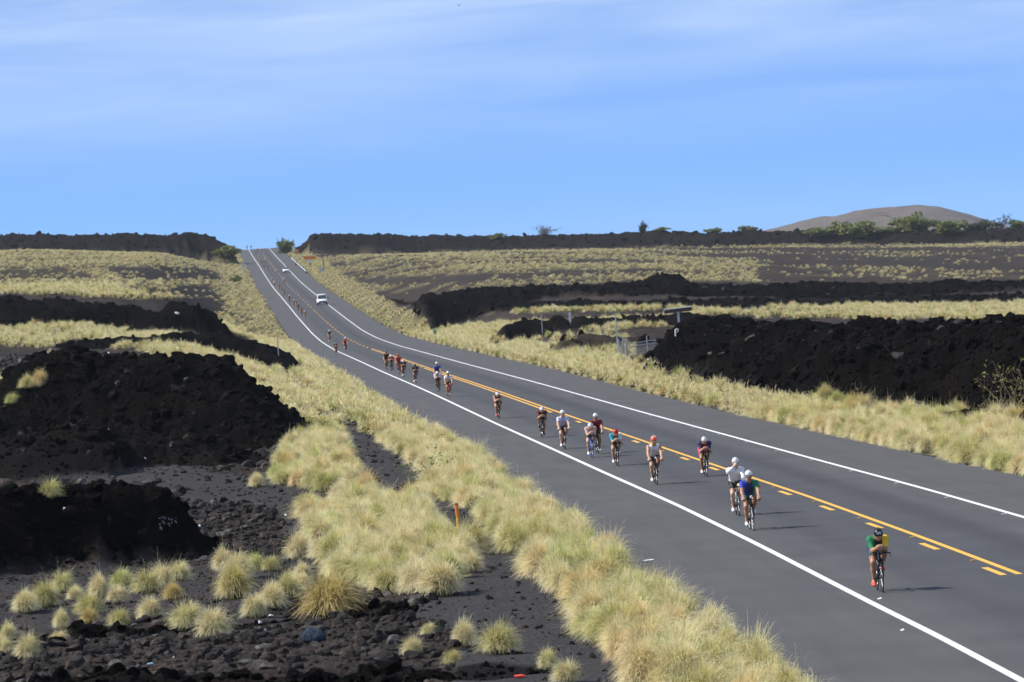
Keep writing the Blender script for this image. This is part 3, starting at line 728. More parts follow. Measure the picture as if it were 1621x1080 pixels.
# the largest stones in view are things of their own
rpx, rpy = proj(RP[:, 0], RP[:, 1], RP[:, 2])
app = np.where((rpx > 0) & (rpx < 1621) & (rpy < 1080) & np.isin(RW, kg), RS / RP[:, 1], 0)
big = np.argsort(-app)[:150]
for i in big:
    o = bpy.data.objects.new('lava_rock', grey_r[int(np.where(kg == RW[i])[0][0])]); COL.objects.link(o)
    o.location = RP[i]; o.scale = (RS[i],) * 3; o.rotation_euler = (rs.randn() * .25, rs.randn() * .25, rs.rand() * 6.28)
    tag(o, 'rough grey lava rock among the loose rubble left of the highway' if RP[i, 0] < road_xl(RP[i, 1]) else 'rough grey lava rock at the foot of the right hand lava bank', 'rock', 'loose grey lava rocks on the left' if RP[i, 0] < road_xl(RP[i, 1]) else 'loose grey lava rocks on the right')
mk = np.ones(len(RP), bool); mk[big] = False
rsx = scatter('lava_rubble', RP[mk], rs.rand(mk.sum()) * 6.28, RS[mk], RW[mk], col_r, rs.randn(mk.sum(), 2) * .4)
tag(rsx, 'loose black and grey lava clinker covering the flows', 'rubble', kind='stuff')

# ------------------------------------------------------------------ riders and bicycles
def surface_nets(Fd, org, h):
    S = Fd < 0
    nx, ny, nz = Fd.shape
    acc = np.zeros((nx - 1, ny - 1, nz - 1, 3)); cnt = np.zeros((nx - 1, ny - 1, nz - 1))
    sl = lambda a, o: a[o[0]:o[0] + nx - 1, o[1]:o[1] + ny - 1, o[2]:o[2] + nz - 1]
    for ax in range(3):
        others = [i for i in range(3) if i != ax]
        for a in (0, 1):
            for b_ in (0, 1):
                o = [0, 0, 0]; o[others[0]] = a; o[others[1]] = b_; o2 = list(o); o2[ax] = 1
                f0, f1 = sl(Fd, o), sl(Fd, o2)
                m = (f0 < 0) != (f1 < 0)
                t = np.where(m, f0 / np.where(f0 - f1 == 0, 1, f0 - f1), 0)
                pt = np.zeros(acc.shape); pt[..., others[0]] = a; pt[..., others[1]] = b_; pt[..., ax] = t
                acc += pt * m[..., None]; cnt += m
    act = cnt > 0
    vid = np.full(act.shape, -1, int); vid[act] = np.arange(act.sum())
    ijk = np.argwhere(act)
    V = (ijk + acc[act] / cnt[act][:, None]) * h + org
    Q = []
    for ax in range(3):
        b_, c = [(1, 2), (2, 0), (0, 1)][ax]
        s0 = S; s1 = np.roll(S, -1, ax)
        ch = s0 != s1
        ii = np.argwhere(ch)
        ii = ii[(ii[:, ax] < Fd.shape[ax] - 1) & (ii[:, b_] > 0) & (ii[:, c] > 0) & (ii[:, b_] < Fd.shape[b_] - 1) & (ii[:, c] < Fd.shape[c] - 1)]
        eb = np.zeros(3, int); eb[b_] = 1; ec = np.zeros(3, int); ec[c] = 1
        q = np.stack([vid[tuple((ii - eb - ec).T)], vid[tuple((ii - ec).T)], vid[tuple(ii.T)], vid[tuple((ii - eb).T)]], -1)
        flip = ~S[tuple(ii.T)]
        q[flip] = q[flip][:, ::-1]
        Q.append(q)
    return V, np.concatenate(Q)
def cap_d(P, p0, p1, r0, r1):
    p0, p1 = np.array(p0), np.array(p1); d = p1 - p0; L2 = max(d @ d, 1e-9)
    t = np.clip(((P - p0) @ d) / L2, 0, 1)
    return np.linalg.norm(P - p0 - t[..., None] * d, axis=-1) - (r0 + (r1 - r0) * t)
def blob(prims, h, K=55.0):
    A = np.array([p[0] for p in prims] + [p[1] for p in prims]); R = max(max(p[2], p[3]) for p in prims)
    lo, hi = A.min(0) - R - 3 * h, A.max(0) + R + 3 * h
    n3 = np.ceil((hi - lo) / h).astype(int) + 1
    acc = np.zeros(n3)
    ax = [lo[i] + np.arange(n3[i]) * h for i in range(3)]
    for p in prims:
        r = max(p[2], p[3]) + .07
        b0 = np.minimum(p[0], p[1]) - r; b1 = np.maximum(p[0], p[1]) + r
        i0 = np.clip(((b0 - lo) / h).astype(int), 0, n3 - 1); i1 = np.clip(((b1 - lo) / h).astype(int) + 2, 1, n3)
        g = np.stack(np.meshgrid(*[ax[i][i0[i]:i1[i]] for i in range(3)], indexing='ij'), -1)
        acc[i0[0]:i1[0], i0[1]:i1[1], i0[2]:i1[2]] += np.exp(-K * cap_d(g, *p[:4]))
    Fd = -np.log(acc + 1e-9) / K
    V, Q = surface_nets(Fd, lo, h)
    D = np.stack([cap_d(V, *p[:4]) for p in prims], -1)
    lab = np.array([p[4] for p in prims])[D.argmin(1)]
    return V, Q, lab
def ik(a, c, l1, l2, pole):
    a, c, pole = np.array(a, float), np.array(c, float), np.array(pole, float)
    d = c - a; L = min(np.linalg.norm(d), (l1 + l2) * .999); dn = d / np.linalg.norm(d)
    x = (l1 * l1 - l2 * l2 + L * L) / (2 * L); y = math.sqrt(max(l1 * l1 - x * x, 0))
    n_ = pole - dn * (pole @ dn); n_ /= np.linalg.norm(n_)
    return a + dn * x + n_ * y
BB = np.array([0, .06, .28]); CRANK = .17
def pedal(side, ph): return BB + np.array([side * .115, -math.sin(ph) * CRANK, -math.cos(ph) * CRANK])
POSES = {}
def pose(name, kind, ph):
    """rider facing -Y; x<0 is the left of the picture. ph: crank angle of the picture-left foot, 0 = bottom"""
    P = []; J = {}
    if kind == 'aero': sh, shz, shy, hd = .165, 1.155, -.27, np.array([0, -.45, 1.245])
    elif kind == 'up': sh, shz, shy, hd = .185, 1.29, -.18, np.array([0, -.33, 1.50])
    else: sh, shz, shy, hd = .19, 1.33, -.12, np.array([.02, -.25, 1.545])
    hip = np.array([0, .23, .97])
    def add(a, b_, r0, r1, lab): P.append((np.array(a, float), np.array(b_, float), r0, r1, lab))
    top = np.array([0, shy, shz])
    # trunk: pelvis, belly, rib cage, shoulders, neck
    add(hip + (-.075, .0, -.01), hip + (.075, .0, -.01), .105, .105, 'shorts')
    add(hip + (0, -.02, .04), top * .55 + hip * .45 + (0, .02, -.02), .120, .118, 'jersey')
    for s in (-1, 1):
        add(hip + (s * .055, -.02, .05), top + (s * .085, .03, -.055), .095, .112, 'jersey')
        add(top + (s * .06, .02, -.02), top + (s * sh, 0, -.01), .085, .066, 'jersey')
    neck = top + (hd - top) * .45 + (0, .02, -.01)
    add(top + (0, .01, .02), neck, .062, .056, 'skin'); add(neck, hd + (0, .02, -.04), .055, .06, 'head')
    # head: skull, jaw, nose, ears
    fw = np.array([0, -1, -.45 if kind == 'aero' else -.2]); fw = fw / np.linalg.norm(fw); upv = np.array([0, fw[2], -fw[1]])
    add(hd - fw * .025 + upv * .02, hd + fw * .015 + upv * .02, .088, .082, 'head')
    add(hd + fw * .035 - upv * .045, hd + fw * .05 - upv * .075, .056, .04, 'head')
    add(hd + fw * .085 + upv * .012, hd + fw * .102 - upv * .018, .010, .014, 'head')
    for s in (-1, 1): add(hd + np.array([s * .082, 0, 0]) - fw * .01 + upv * .015, hd + np.array([s * .086, 0, 0]) - fw * .012 - upv * .02, .016, .012, 'head')
    for s in (-1, 1):
        S = top + (s * sh, 0, -.01)
        drink = kind == 'drink' and s < 0
        if kind == 'aero': E_, Hn = np.array([s * .135, -.40, .905]), np.array([s * .045, -.66, .985])
        elif drink: Hn = hd + np.array([-.05, -.17, -.10]); E_ = ik(S, Hn, .29, .26, (-1, -.1, -.9))
        else: Hn = np.array([s * .205, -.585, .885]); E_ = ik(S, Hn, .30, .27, (s * 1.0, .25, -.5))
        cf = .25 if kind == 'aero' else .42; add(S, S * cf + E_ * (1 - cf), .060, .050, 'sleeve'); add(S * cf + E_ * (1 - cf), E_, .049, .042, 'arm')
        fd = (Hn - E_) / np.linalg.norm(Hn - E_); wr = Hn - fd * .06
        add(E_, E_ * .55 + wr * .45, .043, .040, 'arm'); add(E_ * .55 + wr * .45, wr, .039, .027, 'arm')
        # hand: palm, four curled fingers, thumb
        side_v = np.cross(fd, (0, 0, 1)); side_v /= np.linalg.norm(side_v); dn = np.cross(side_v, fd)
        dn = dn if dn[2] < 0 else -dn
        add(wr, Hn, .026, .030, 'hand')
        for k in range(4):
            o = side_v * (k - 1.5) * .021; ln = (.034, .042, .040, .030)[k]
            a0 = Hn + o * 1.0 + fd * .012; a1 = a0 + fd * ln; a2 = a1 + dn * .034 - fd * .006
            add(a0, a1, .0115, .0105, 'hand'); add(a1, a2, .0105, .0095, 'hand')
        th = Hn - fd * .02 - side_v * .03 * s
        add(th, th + fd * .035 - side_v * s * .022 + dn * .012, .013, .0105, 'hand')
        J['hand%d' % s] = Hn; J['fd%d' % s] = fd
        # leg
        p = pedal(s, ph if s < 0 else ph + math.pi)
        ank = p + (s * -.012, .055, .115); H_ = hip + (s * .085, -.01, -.02)
        kn = ik(H_, ank, .44, .44, (s * .08, -1, .35))
        add(H_, H_ * .42 + kn * .58, .098, .074, 'shorts'); add(H_ * .42 + kn * .58, kn, .072, .056, 'leg')
        calf = kn * .62 + ank * .38 + (0, .018, 0)
        add(kn, calf, .055, .056, 'leg'); add(calf, ank, .054, .034, 'leg'); add(ank, p + (0, -.05, .05), .036, .034, 'foot')
        J['ped%d' % s] = p; J['ank%d' % s] = ank
    J['head'] = hd; J['fw'] = fw; J['up'] = upv; J['top'] = top
    POSES[name] = (P, J)
pose('aeroA', 'aero', .25); pose('aeroB', 'aero', 3.3); pose('upA', 'up', .3); pose('upB', 'up', 3.25); pose('drink', 'drink', .2)

def shell(V, Q, sel, d, name, slotf=None, nslots=1):
    """faces of the body whose vertices carry the labels, pushed out by d"""
    N = np.zeros_like(V)
    fn = np.cross(V[Q[:, 2]] - V[Q[:, 0]], V[Q[:, 3]] - V[Q[:, 1]])
    for k in range(4): np.add.at(N, Q[:, k], fn)
    N /= np.maximum(np.linalg.norm(N, axis=1), 1e-9)[:, None]
    fq = Q[sel[Q].sum(1) >= 3]
    used = np.unique(fq); mp_ = np.full(len(V), -1); mp_[used] = np.arange(len(used))
    me = fast_mesh(name, V[used] + N[used] * d, mp_[fq], [], True)
    for _ in range(nslots): me.materials.append(None)
    if slotf is not None:
        c = V[fq].mean(1); me.polygons.foreach_set('material_index', slotf(c).astype(np.int32)); me.update()
    return me
def ellipsoid(c, fw, upv, dims, nu=20, nv=12, cut=None, tail=0.0):
    """fw/up oriented ellipsoid; dims = half sizes (side, forward, up); cut keeps points above that local up"""
    c, fw, upv = map(np.array, (c, fw, upv)); sd = np.cross(fw, upv)
    V = []; Fq = []
    for j in range(nv + 1):
        th = math.pi * j / nv
        for i in range(nu):
            a = 2 * math.pi * i / nu
            lx, ly, lz = math.sin(th) * math.cos(a), math.sin(th) * math.sin(a), math.cos(th)
            if cut is not None and lz < cut: lz = cut - (cut - lz) * .12
            yy = ly * dims[1] * (1 + (tail if ly < 0 else 0) * (-ly))
            V.append(c + sd * lx * dims[0] + fw * yy + upv * (lz * dims[2] - (tail * .25 * max(0, -ly) ** 2) * dims[2]))
    for j in range(nv):
        for i in range(nu): Fq.append((j * nu + i, j * nu + (i + 1) % nu, (j + 1) * nu + (i + 1) % nu, (j + 1) * nu + i))
    return np.array(V), np.array(Fq)
def bm_tube(V, Fq, a, b_, r0, r1=None, n=8, caps=True):
    a, b_ = np.array(a, float), np.array(b_, float); r1 = r0 if r1 is None else r1
    d = b_ - a; d = d / max(np.linalg.norm(d), 1e-9); s = np.cross(d, (0, 0, 1.0) if abs(d[2]) < .9 else (1.0, 0, 0)); s /= np.linalg.norm(s); t = np.cross(d, s)
    k = len(V)
    for c, r in ((a, r0), (b_, r1)):
        for i in range(n):
            q = 2 * math.pi * i / n; V.append(c + s * math.cos(q) * r + t * math.sin(q) * r)
    for i in range(n): Fq.append((k + i, k + (i + 1) % n, k + n + (i + 1) % n, k + n + i))
    if caps: Fq.append(tuple(k + n - 1 - i for i in range(n))); Fq.append(tuple(k + n + i for i in range(n)))
def bm_box(V, Fq, c, d):
    c, d = np.array(c, float), np.array(d, float) / 2; k = len(V)
    for z in (-1, 1):
        for y in (-1, 1):
            for x in (-1, 1): V.append(c + d * (x, y, z))
    Fq += [(k, k + 2, k + 3, k + 1), (k + 4, k + 5, k + 7, k + 6), (k, k + 1, k + 5, k + 4), (k + 2, k + 6, k + 7, k + 3), (k, k + 4, k + 6, k + 2), (k + 1, k + 3, k + 7, k + 5)]
def pmesh(name, V, Fq, mat=None, smooth=False):
    me = bpy.data.meshes.new(name); me.from_pydata([tuple(v) for v in V], [], [tuple(int(i) for i in f) for f in Fq])
    me.materials.append(mat)
    if smooth: me.shade_smooth()
    return me
RIDER = {}
for nm, (prims, J) in POSES.items():
    V, Q, lab = blob(prims, .0135)
    hd, fw, upv = J['head'], J['fw'], J['up']
    R = {'body': fast_mesh('rider_body', V, Q, [None], True)}
    isj = np.isin(lab, ['jersey', 'sleeve']); tz = J['top'][2]
    def jslot(c): return np.where(np.abs(c[:, 0]) < .085, np.where(c[:, 1] < J['top'][1] + .16, 2, np.where(c[:, 0] < 0, 0, 1)), np.where(c[:, 0] < 0, 0, 1))
    R['jersey'] = shell(V, Q, isj, .007, 'jersey', jslot, 3)
    R['vest'] = shell(V, Q, (lab == 'jersey') & (np.abs(V[:, 0]) < .16), .007, 'vest', jslot, 3)
    R['shorts'] = shell(V, Q, lab == 'shorts', .006, 'shorts')
    R['arms'] = shell(V, Q, lab == 'arm', .005, 'arm_warmer')
    # helmet with vents, visor
    hv, hf = ellipsoid(hd + upv * .035 - fw * .012, fw, upv, (.105, .130, .112), 22, 14, -.15, .22)
    R['helmet'] = fast_mesh('helmet', hv, hf, [None], True)
    VV, FF = [], []
    for s in (-2, -1, 0, 1, 2):
        c0 = hd + upv * (.148 - abs(s) * .014) + fw * .035 + np.array([s * .033, 0, 0]); c1 = c0 - fw * .13
        bm_tube(VV, FF, c0, c1, .0085, .006, 6)
    R['vents'] = pmesh('helmet_vents', VV, FF)
    VV, FF = [], []
    for i in range(9):
        a = (i - 4) / 4 * 1.15; p = hd + fw * .102 * math.cos(a) + np.array([math.sin(a) * .092, 0, 0]) + upv * .012
        VV += [p + upv * .022, p - upv * .020]
    FF = [(2 * i, 2 * i + 1, 2 * i + 3, 2 * i + 2) for i in range(8)]
    R['glasses'] = pmesh('sunglasses', VV, FF, None, True)
    R['plate'] = None
    for s in (-1, 1):
        p, a = J['ped%d' % s], J['ank%d' % s]
        sv, sq, _ = blob([(p + (0, -.115, .028), p + (0, .02, .036), .030, .036, 's'), (p + (0, .02, .036), p + (0, .105, .045), .036, .036, 's'), (p + (0, .09, .05), a + (0, .01, -.012), .036, .040, 's'), (p + (0, -.06, .05), a + (0, -.01, -.02), .028, .036, 's')], .014)
        R['shoe%d' % s] = fast_mesh('shoe', sv, sq, [None], True)
    VV, FF = [], []
    for s in (-1, 1):
        a = J['ank%d' % s]; kn_dir = np.array([0, -.12, 1.0]); kn_dir /= np.linalg.norm(kn_dir)
        bm_tube(VV, FF, a, a + kn_dir * .10, .043, .048, 12, False)
    R['socks'] = pmesh('socks', VV, FF, None, True)
    VV, FF = [], []
    bm_tube(VV, FF, J['hand-1'] + (-.01, -.03, -.09), J['hand-1'] + (.03, -.02, .08), .033, .030, 12)
    R['bottle'] = pmesh('drink_bottle', VV, FF, None, True)
    # one coarse mesh for far riders
    Vc, Qc, lc = blob(prims, .033, 45.0)
    hv, hf = ellipsoid(hd + upv * .035 - fw * .012, fw, upv, (.112, .135, .118), 10, 7, -.15, .2)
    me = fast_mesh('far_rider', np.concatenate([Vc, hv]), np.concatenate([Qc, hf + len(Vc)]), [None, None, None, None], True)
    lq = lc[Qc[:, 0]]
    mi = np.concatenate([np.select([np.isin(lq, ['jersey', 'sleeve']), lq == 'shorts'], [1, 2], 0), np.full(len(hf), 3)])
    me.polygons.foreach_set('material_index', mi.astype(np.int32)); me.update()
    R['far'] = me
    RIDER[nm] = R
# bicycle meshes -----------------------------------------------------------
WR = .335; FWY, RWY = -.50, .49
def ring(R, r, n=36, m=8, ysq=1.0):
    V = []; Fq = []
    for i in range(n):
        a = 2 * math.pi * i / n
        for j in range(m):
            q = 2 * math.pi * j / m; rr = R + r * math.cos(q) * ysq
            V.append((r * math.sin(q), rr * math.cos(a), rr * math.sin(a)))
    for i in range(n):
        for j in range(m): Fq.append((i * m + j, i * m + (j + 1) % m, ((i + 1) % n) * m + (j + 1) % m, ((i + 1) % n) * m + j))
    return V, Fq
V, Fq = ring(WR - .013, .013); b_tyre = pmesh('tyre', V, Fq, None, True)
V, Fq = ring(WR - .045, .011, 36, 8, 2.4); b_rim = pmesh('rim', V, Fq, None, True)
V, Fq = [], []
for i in range(14):
    a = 2 * math.pi * i / 14; bm_tube(V, Fq, (.018 * (-1) ** i, .02 * math.cos(a + .5), .02 * math.sin(a + .5)), (0, (WR - .06) * math.cos(a), (WR - .06) * math.sin(a)), .0022, None, 4, False)
bm_tube(V, Fq, (-.05, 0, 0), (.05, 0, 0), .018, None, 10); b_spokes = pmesh('spokes', V, Fq)
V, Fq = [], []
head_t, head_b, seat = np.array([0, -.425, .82]), np.array([0, -.445, .71]), np.array([0, .20, .80])
bm_tube(V, Fq, head_b, head_t, .026, .024, 10); bm_tube(V, Fq, head_b + (0, .01, .02), BB, .030, .032, 10); bm_tube(V, Fq, head_t + (0, .01, -.05), seat + (0, .0, -.02), .020, .018, 10)
bm_tube(V, Fq, BB, seat, .022, .020, 10); bm_tube(V, Fq, seat, (0, .255, .955), .017, .015, 10)
for s in (-1, 1):
    bm_tube(V, Fq, BB + (s * .025, 0, 0), (s * .06, RWY, WR), .012, .010, 8); bm_tube(V, Fq, seat + (s * .015, 0, -.05), (s * .058, RWY, WR), .011, .009, 8)
    bm_tube(V, Fq, head_b + (s * .045, 0, .0), (s * .052, FWY, WR), .016, .010, 8)
bm_box(V, Fq, head_b + (0, 0, -.005), (.11, .05, .03)); b_frame = pmesh('frame', V, Fq, None, True)
V, Fq = [], []
bm_tube(V, Fq, (-.20, -.44, .845), (.20, -.44, .845), .015, None, 8)
for s in (-1, 1):
    bm_tube(V, Fq, (s * .20, -.44, .845), (s * .21, -.58, .835), .014, .013, 8); bm_tube(V, Fq, (s * .21, -.58, .835), (s * .21, -.615, .858), .014, .012, 8)
    bm_tube(V, Fq, (s * .21, -.60, .85), (s * .213, -.61, .76), .007, .005, 6)
    bm_tube(V, Fq, (s * .07, -.40, .885), (s * .055, -.66, .915), .011, None, 8); bm_tube(V, Fq, (s * .055, -.66, .915), (s * .05, -.72, .975), .011, None, 8)
    bm_box(V, Fq, (s * .115, -.43, .885), (.085, .10, .022)); bm_tube(V, Fq, (s * .09, -.43, .845), (s * .09, -.43, .885), .012, None, 6)
bm_tube(V, Fq, (0, -.42, .81), (0, -.44, .86), .022, None, 8); b_bar = pmesh('handlebar', V, Fq, None, True)
sv, sq, _ = blob([(np.array([0, .03, .965]), np.array([0, .16, .968]), .022, .030, 's'), (np.array([0, .16, .968]), np.array([-.045, .29, .972]), .03, .032, 's'), (np.array([0, .16, .968]), np.array([.045, .29, .972]), .03, .032, 's')], .012)
b_saddle = fast_mesh('saddle', sv, sq, [None], True)
V, Fq = [], []
for i in range(18): pass
bm_tube(V, Fq, BB + (-.052, 0, 0), BB + (-.046, 0, 0), .105, None, 24); bm_tube(V, Fq, BB + (-.07, 0, 0), BB + (.07, 0, 0), .022, None, 10); b_ring = pmesh('chainring', V, Fq)
def crank_mesh(ph):
    V, Fq = [], []
    for s in (-1, 1):
        p = pedal(s, ph if s < 0 else ph + math.pi)
        bm_tube(V, Fq, BB + (s * .075, 0, 0), (s * .08, p[1], p[2]), .014, .011, 8); bm_box(V, Fq, (s * .115, p[1], p[2]), (.075, .075, .016))
    return pmesh('crank_arms', V, Fq)
b_crank = {'aeroA': crank_mesh(.25), 'aeroB': crank_mesh(3.3), 'upA': crank_mesh(.3), 'upB': crank_mesh(3.25), 'drink': crank_mesh(.2)}
V, Fq = [], []
bm_tube(V, Fq, (0, -.34, .90), (0, -.60, .93), .034, .030, 12); b_bot = pmesh('water_bottle', V, Fq, None, True)
V, Fq = [], []
bm_tube(V, Fq, (0, .36, .80), (0, .40, 1.02), .034, .034, 12); b_bot2 = pmesh('rear_bottle', V, Fq, None, True)
# one coarse mesh for far bicycles
V, Fq = ring(WR - .03, .022, 20, 5); V2 = [(v[0], v[1] + FWY, v[2] + WR) for v in V]; k = len(V2); V2 += [(v[0], v[1] + RWY, v[2] + WR) for v in V]; F2 = list(Fq) + [tuple(i + k for i in f) for f in Fq]
V2 = [np.array(v) for v in V2]; n0 = len(F2)
for a, b_, r in ((head_b, BB, .034), (head_t, seat, .026), (BB, seat, .026), (seat, (0, .255, .955), .02), (BB, (0, RWY, WR), .026), (seat, (0, RWY, WR), .022), (head_t, (0, FWY, WR), .03), ((-.2, -.5, .945), (.2, -.5, .945), .018), ((0, .05, .965), (0, .29, .97), .035)):
    bm_tube(V2, F2, a, b_, r, None, 6)
b_far = pmesh('far_bicycle', V2, F2, None, True)
b_far.materials.append(None); b_far.polygons.foreach_set('material_index', np.array([0] * n0 + [1] * (len(F2) - n0), np.int32))
_mats = {}
def cmat(col, rough=.55, spec=.4, metal=0.0):
    key = (tuple(round(c, 3) for c in col), rough, metal)
    if key not in _mats: _mats[key] = plain('cloth_or_paint', col, rough, metal, spec, vary=.12, scale=9.0)
    return _mats[key]
def part(name, data, parent, mats, label=None):
    o = bpy.data.objects.new(name, data); COL.objects.link(o); o.parent = parent
    for i, m in enumerate(mats):
        o.material_slots[i].link = 'OBJECT'; o.material_slots[i].material = m
    if label: o['label'] = label
    return o
K_ = (.012, .012, .014); WH = (.78, .78, .80); RUB = cmat((.012, .012, .013), .8)
SKINS = [(.50, .29, .19), (.42, .22, .135), (.34, .17, .10), (.56, .35, .25)]
def road_heading(D):
    m = float((road_xl(D + 4) - road_xl(D - 4)) / 8); g = float((road_z(D + 4) - road_z(D - 4)) / 8)
    return -math.atan(m), math.atan(g)
def bicycle(loc, rz, rx, cr_pose, frame, accent, label, bottle=None, bottle_rear=False):
    e = empty('bicycle', loc, rz); e.rotation_euler[0] = rx
    tag(e, label, 'bicycle', 'bicycles ridden down the highway')
    fm, am = cmat(frame, .3), cmat(accent, .35)
    part('frame', b_frame, e, [fm])
    for y in (FWY, RWY):
        w = bpy.data.objects.new('wheel', b_spokes); COL.objects.link(w); w.parent = e; w.location = (0, y, WR); w.material_slots[0].link = 'OBJECT'; w.material_slots[0].material = cmat((.30, .30, .31), .35, .5, .8)
        part('tyre', b_tyre, w, [RUB]); part('rim', b_rim, w, [am])
    part('handlebar', b_bar, e, [cmat(K_, .45)]); part('saddle', b_saddle, e, [cmat(K_, .6)])
    c = part('crankset', b_ring, e, [cmat((.10, .10, .11), .35, .5, .7)]); part('crank_arm', b_crank[cr_pose], c, [cmat(K_, .4)])
    if bottle: part('water_bottle', b_bot, e, [cmat(bottle, .4)])
    if bottle_rear: part('rear_bottle', b_bot2, e, [cmat(WH, .4)])
    return e
def rider(loc, rz, rx, ps, skin, jl, jr, jc, shorts, helmet, shoes, label, vents=K_, vest=False, socks=None, arms=None, number=False, bottle=False):
    e = empty('person', loc, rz); e.rotation_euler[0] = rx
    tag(e, label, 'person', 'riders coming down the highway')
    R = RIDER[ps]
    part('body', R['body'], e, [cmat(skin, .55)])
    part('jersey', R['vest' if vest else 'jersey'], e, [cmat(jl, .7), cmat(jr, .7), cmat(jc, .7)]); part('shorts', R['shorts'], e, [cmat(shorts, .65)])
    h = part('helmet', R['helmet'], e, [cmat(helmet, .3)]); part('helmet_vents', R['vents'], h, [cmat(vents, .6)])
    part('sunglasses', R['glasses'], e, [cmat((.01, .01, .012), .12)])
    if number:
        J = POSES[ps][1]; hd, fw, upv = J['head'], J['fw'], J['up']
        fo = fw * .86 + upv * .50; fo = fo / np.linalg.norm(fo); uo = np.array([0, fo[2], -fo[1]]); c = hd + upv * .035 + fo * .132 + fw * .004
        V, Fq = [], []
        for a, b_ in ((-1, -1), (1, -1), (1, 1), (-1, 1)): V.append(c + np.array([a * .046, 0, 0]) + uo * b_ * .026)
        pm_ = pmesh('number_plate', V, [(0, 1, 2, 3)]); part('number_plate', pm_, h, [cmat((.82, .82, .84), .5)])
        V, Fq = [], []      # the three dark figures on it: 1 8 0
        for dx in (-.028,): bm_box(V, Fq, (0, 0, 0), (.006, .030, .001)); V[-8:] = [np.array([v[0] + dx, v[1], v[2]]) for v in V[-8:]]
        for dx in (0.0, .028):
            for (cx_, cy_, sx_, sy_) in ((-.008, 0, .005, .030), (.008, 0, .005, .030), (0, .0135, .016, .004), (0, -.0135, .016, .004)) + (((0, 0, .016, .004),) if dx == 0 else ()):
                bm_box(V, Fq, (cx_ + dx, cy_, 0), (sx_, sy_, .001))
        V = [c + fo * (.0015 + v[2]) + np.array([v[0], 0, 0]) + uo * v[1] for v in V]
        part('number', pmesh('number', V, Fq), h, [cmat((.03, .03, .05), .6)])
    for s in (-1, 1): part('shoe', R['shoe%d' % s], e, [cmat(shoes, .45)])
    if socks: part('socks', R['socks'], e, [cmat(socks, .8)])
    if arms: part('arm_warmers', R['arms'], e, [cmat(arms, .7)])
    return e
def pair(px, py, ps, skin, jl, jr, jc, shorts, helmet, shoes, frame, what, where, accent=K_, bb=None, lean=0.0, scale=1.0, **kw):
    X, D, z = road_pixel(px, py); rz, g = road_heading(D)
    # the pixel is the front wheel's contact point
    off = Matrix.Rotation(rz, 3, 'Z') @ Vector((0, FWY, 0))
    loc = (X - off.x, D - off.y, z)
    bl = bicycle(loc, rz, g, ps, frame, accent, what[1] + ' ' + where, bb, kw.pop('rear', False))
    r = rider(loc, rz, g, ps, skin, jl, jr, jc, shorts, helmet, shoes, what[0] + ' ' + where, **kw)
    for o in (bl, r): o.rotation_euler[1] = lean; o.scale = (scale,) * 3
    return bl, r
GRN, YEL, BLU, RED, NAV, PNK, TEAL, MAR, LIL, ORG = (.01, .19, .075), (.75, .50, .03), (.02, .05, .42), (.50, .02, .025), (.025, .02, .085), (.70, .08, .20), (.03, .30, .42), (.20, .012, .02), (.55, .56, .72), (.85, .16, .07)
pair(1397, 938, 'aeroA', SKINS[1], GRN, YEL, (.015, .02, .02), (.01, .05, .10), K_, (.85, .09, .05), K_, ('person in green and yellow suit with black numbered helmet', 'black racing bicycle of the rider in green and yellow'), 'leading nearest the camera', number=True, bb=None)
pair(1192.5, 840, 'upA', SKINS[1], BLU, GRN, (.02, .03, .12), (.02, .10, .09), WH, WH, K_, ('person in half blue half green suit and white helmet', 'black and white bicycle of the blue and green rider'), 'just behind the front rider', accent=(.5, .5, .52), bb=WH, socks=WH)
bl, rr_ = pair(1170.5, 817, 'drink', SKINS[3], WH, WH, WH, K_, WH, WH, (.30, .30, .31), ('person in white jersey with one hand to the mouth', 'bicycle of the drinking rider in white jersey'), 'behind the blue and green rider', arms=WH, socks=WH)
_b = part('drink_bottle', RIDER['drink']['bottle'], None, [cmat((.7, .72, .74), .35)]); _b.matrix_world = rr_.matrix_basis; tag(_b, 'small pale drink bottle raised to the mouth of the rider in white', 'bottle')
pair(1119.5, 755, 'aeroA', SKINS[1], NAV, NAV, (.14, .012, .05), PNK, WH, WH, K_, ('person in navy and pink suit with white helmet', 'black bicycle of the rider in navy and pink'), 'close to the yellow centre line')
pair(1040.5, 768, 'upB' if False else 'upA', SKINS[0], WH, WH, (.62, .62, .70), K_, (.85, .14, .08), WH, K_, ('person in white tank top and orange helmet with bare arms', 'black bicycle of the rider in orange helmet'), 'riding alone in mid lane', vents=WH, vest=True, bb=WH)
pair(978.5, 738, 'aeroA', SKINS[0], TEAL, (.62, .64, .72), (.10, .12, .16), K_, (.60, .03, .03), WH, K_, ('person in teal and white jersey with red helmet', 'black bicycle of the rider in teal and white'), 'behind the orange helmet rider')
pair(938.5, 725, 'aeroA', SKINS[3], (.55, .38, .32), (.55, .38, .32), (.42, .32, .30), K_, WH, WH, (.06, .14, .50), ('person in pale top and white helmet', 'blue framed bicycle of the rider in pale top'), 'beside the dark red rider', accent=(.06, .14, .50), socks=K_)
pair(947.5, 719, 'upB', SKINS[1], MAR, MAR, MAR, (.01, .07, .05), WH, WH, K_, ('person in dark red jersey and dark green shorts', 'dark bicycle of the rider in dark red'), 'half behind the pale rider')
pair(895, 711.5, 'upA', SKINS[3], LIL, LIL, (.45, .46, .66), (.02, .02, .04), WH, WH, K_, ('person in pale lilac jersey and white helmet', 'dark bicycle of the rider in lilac'), 'ahead of the maroon rider', socks=WH)
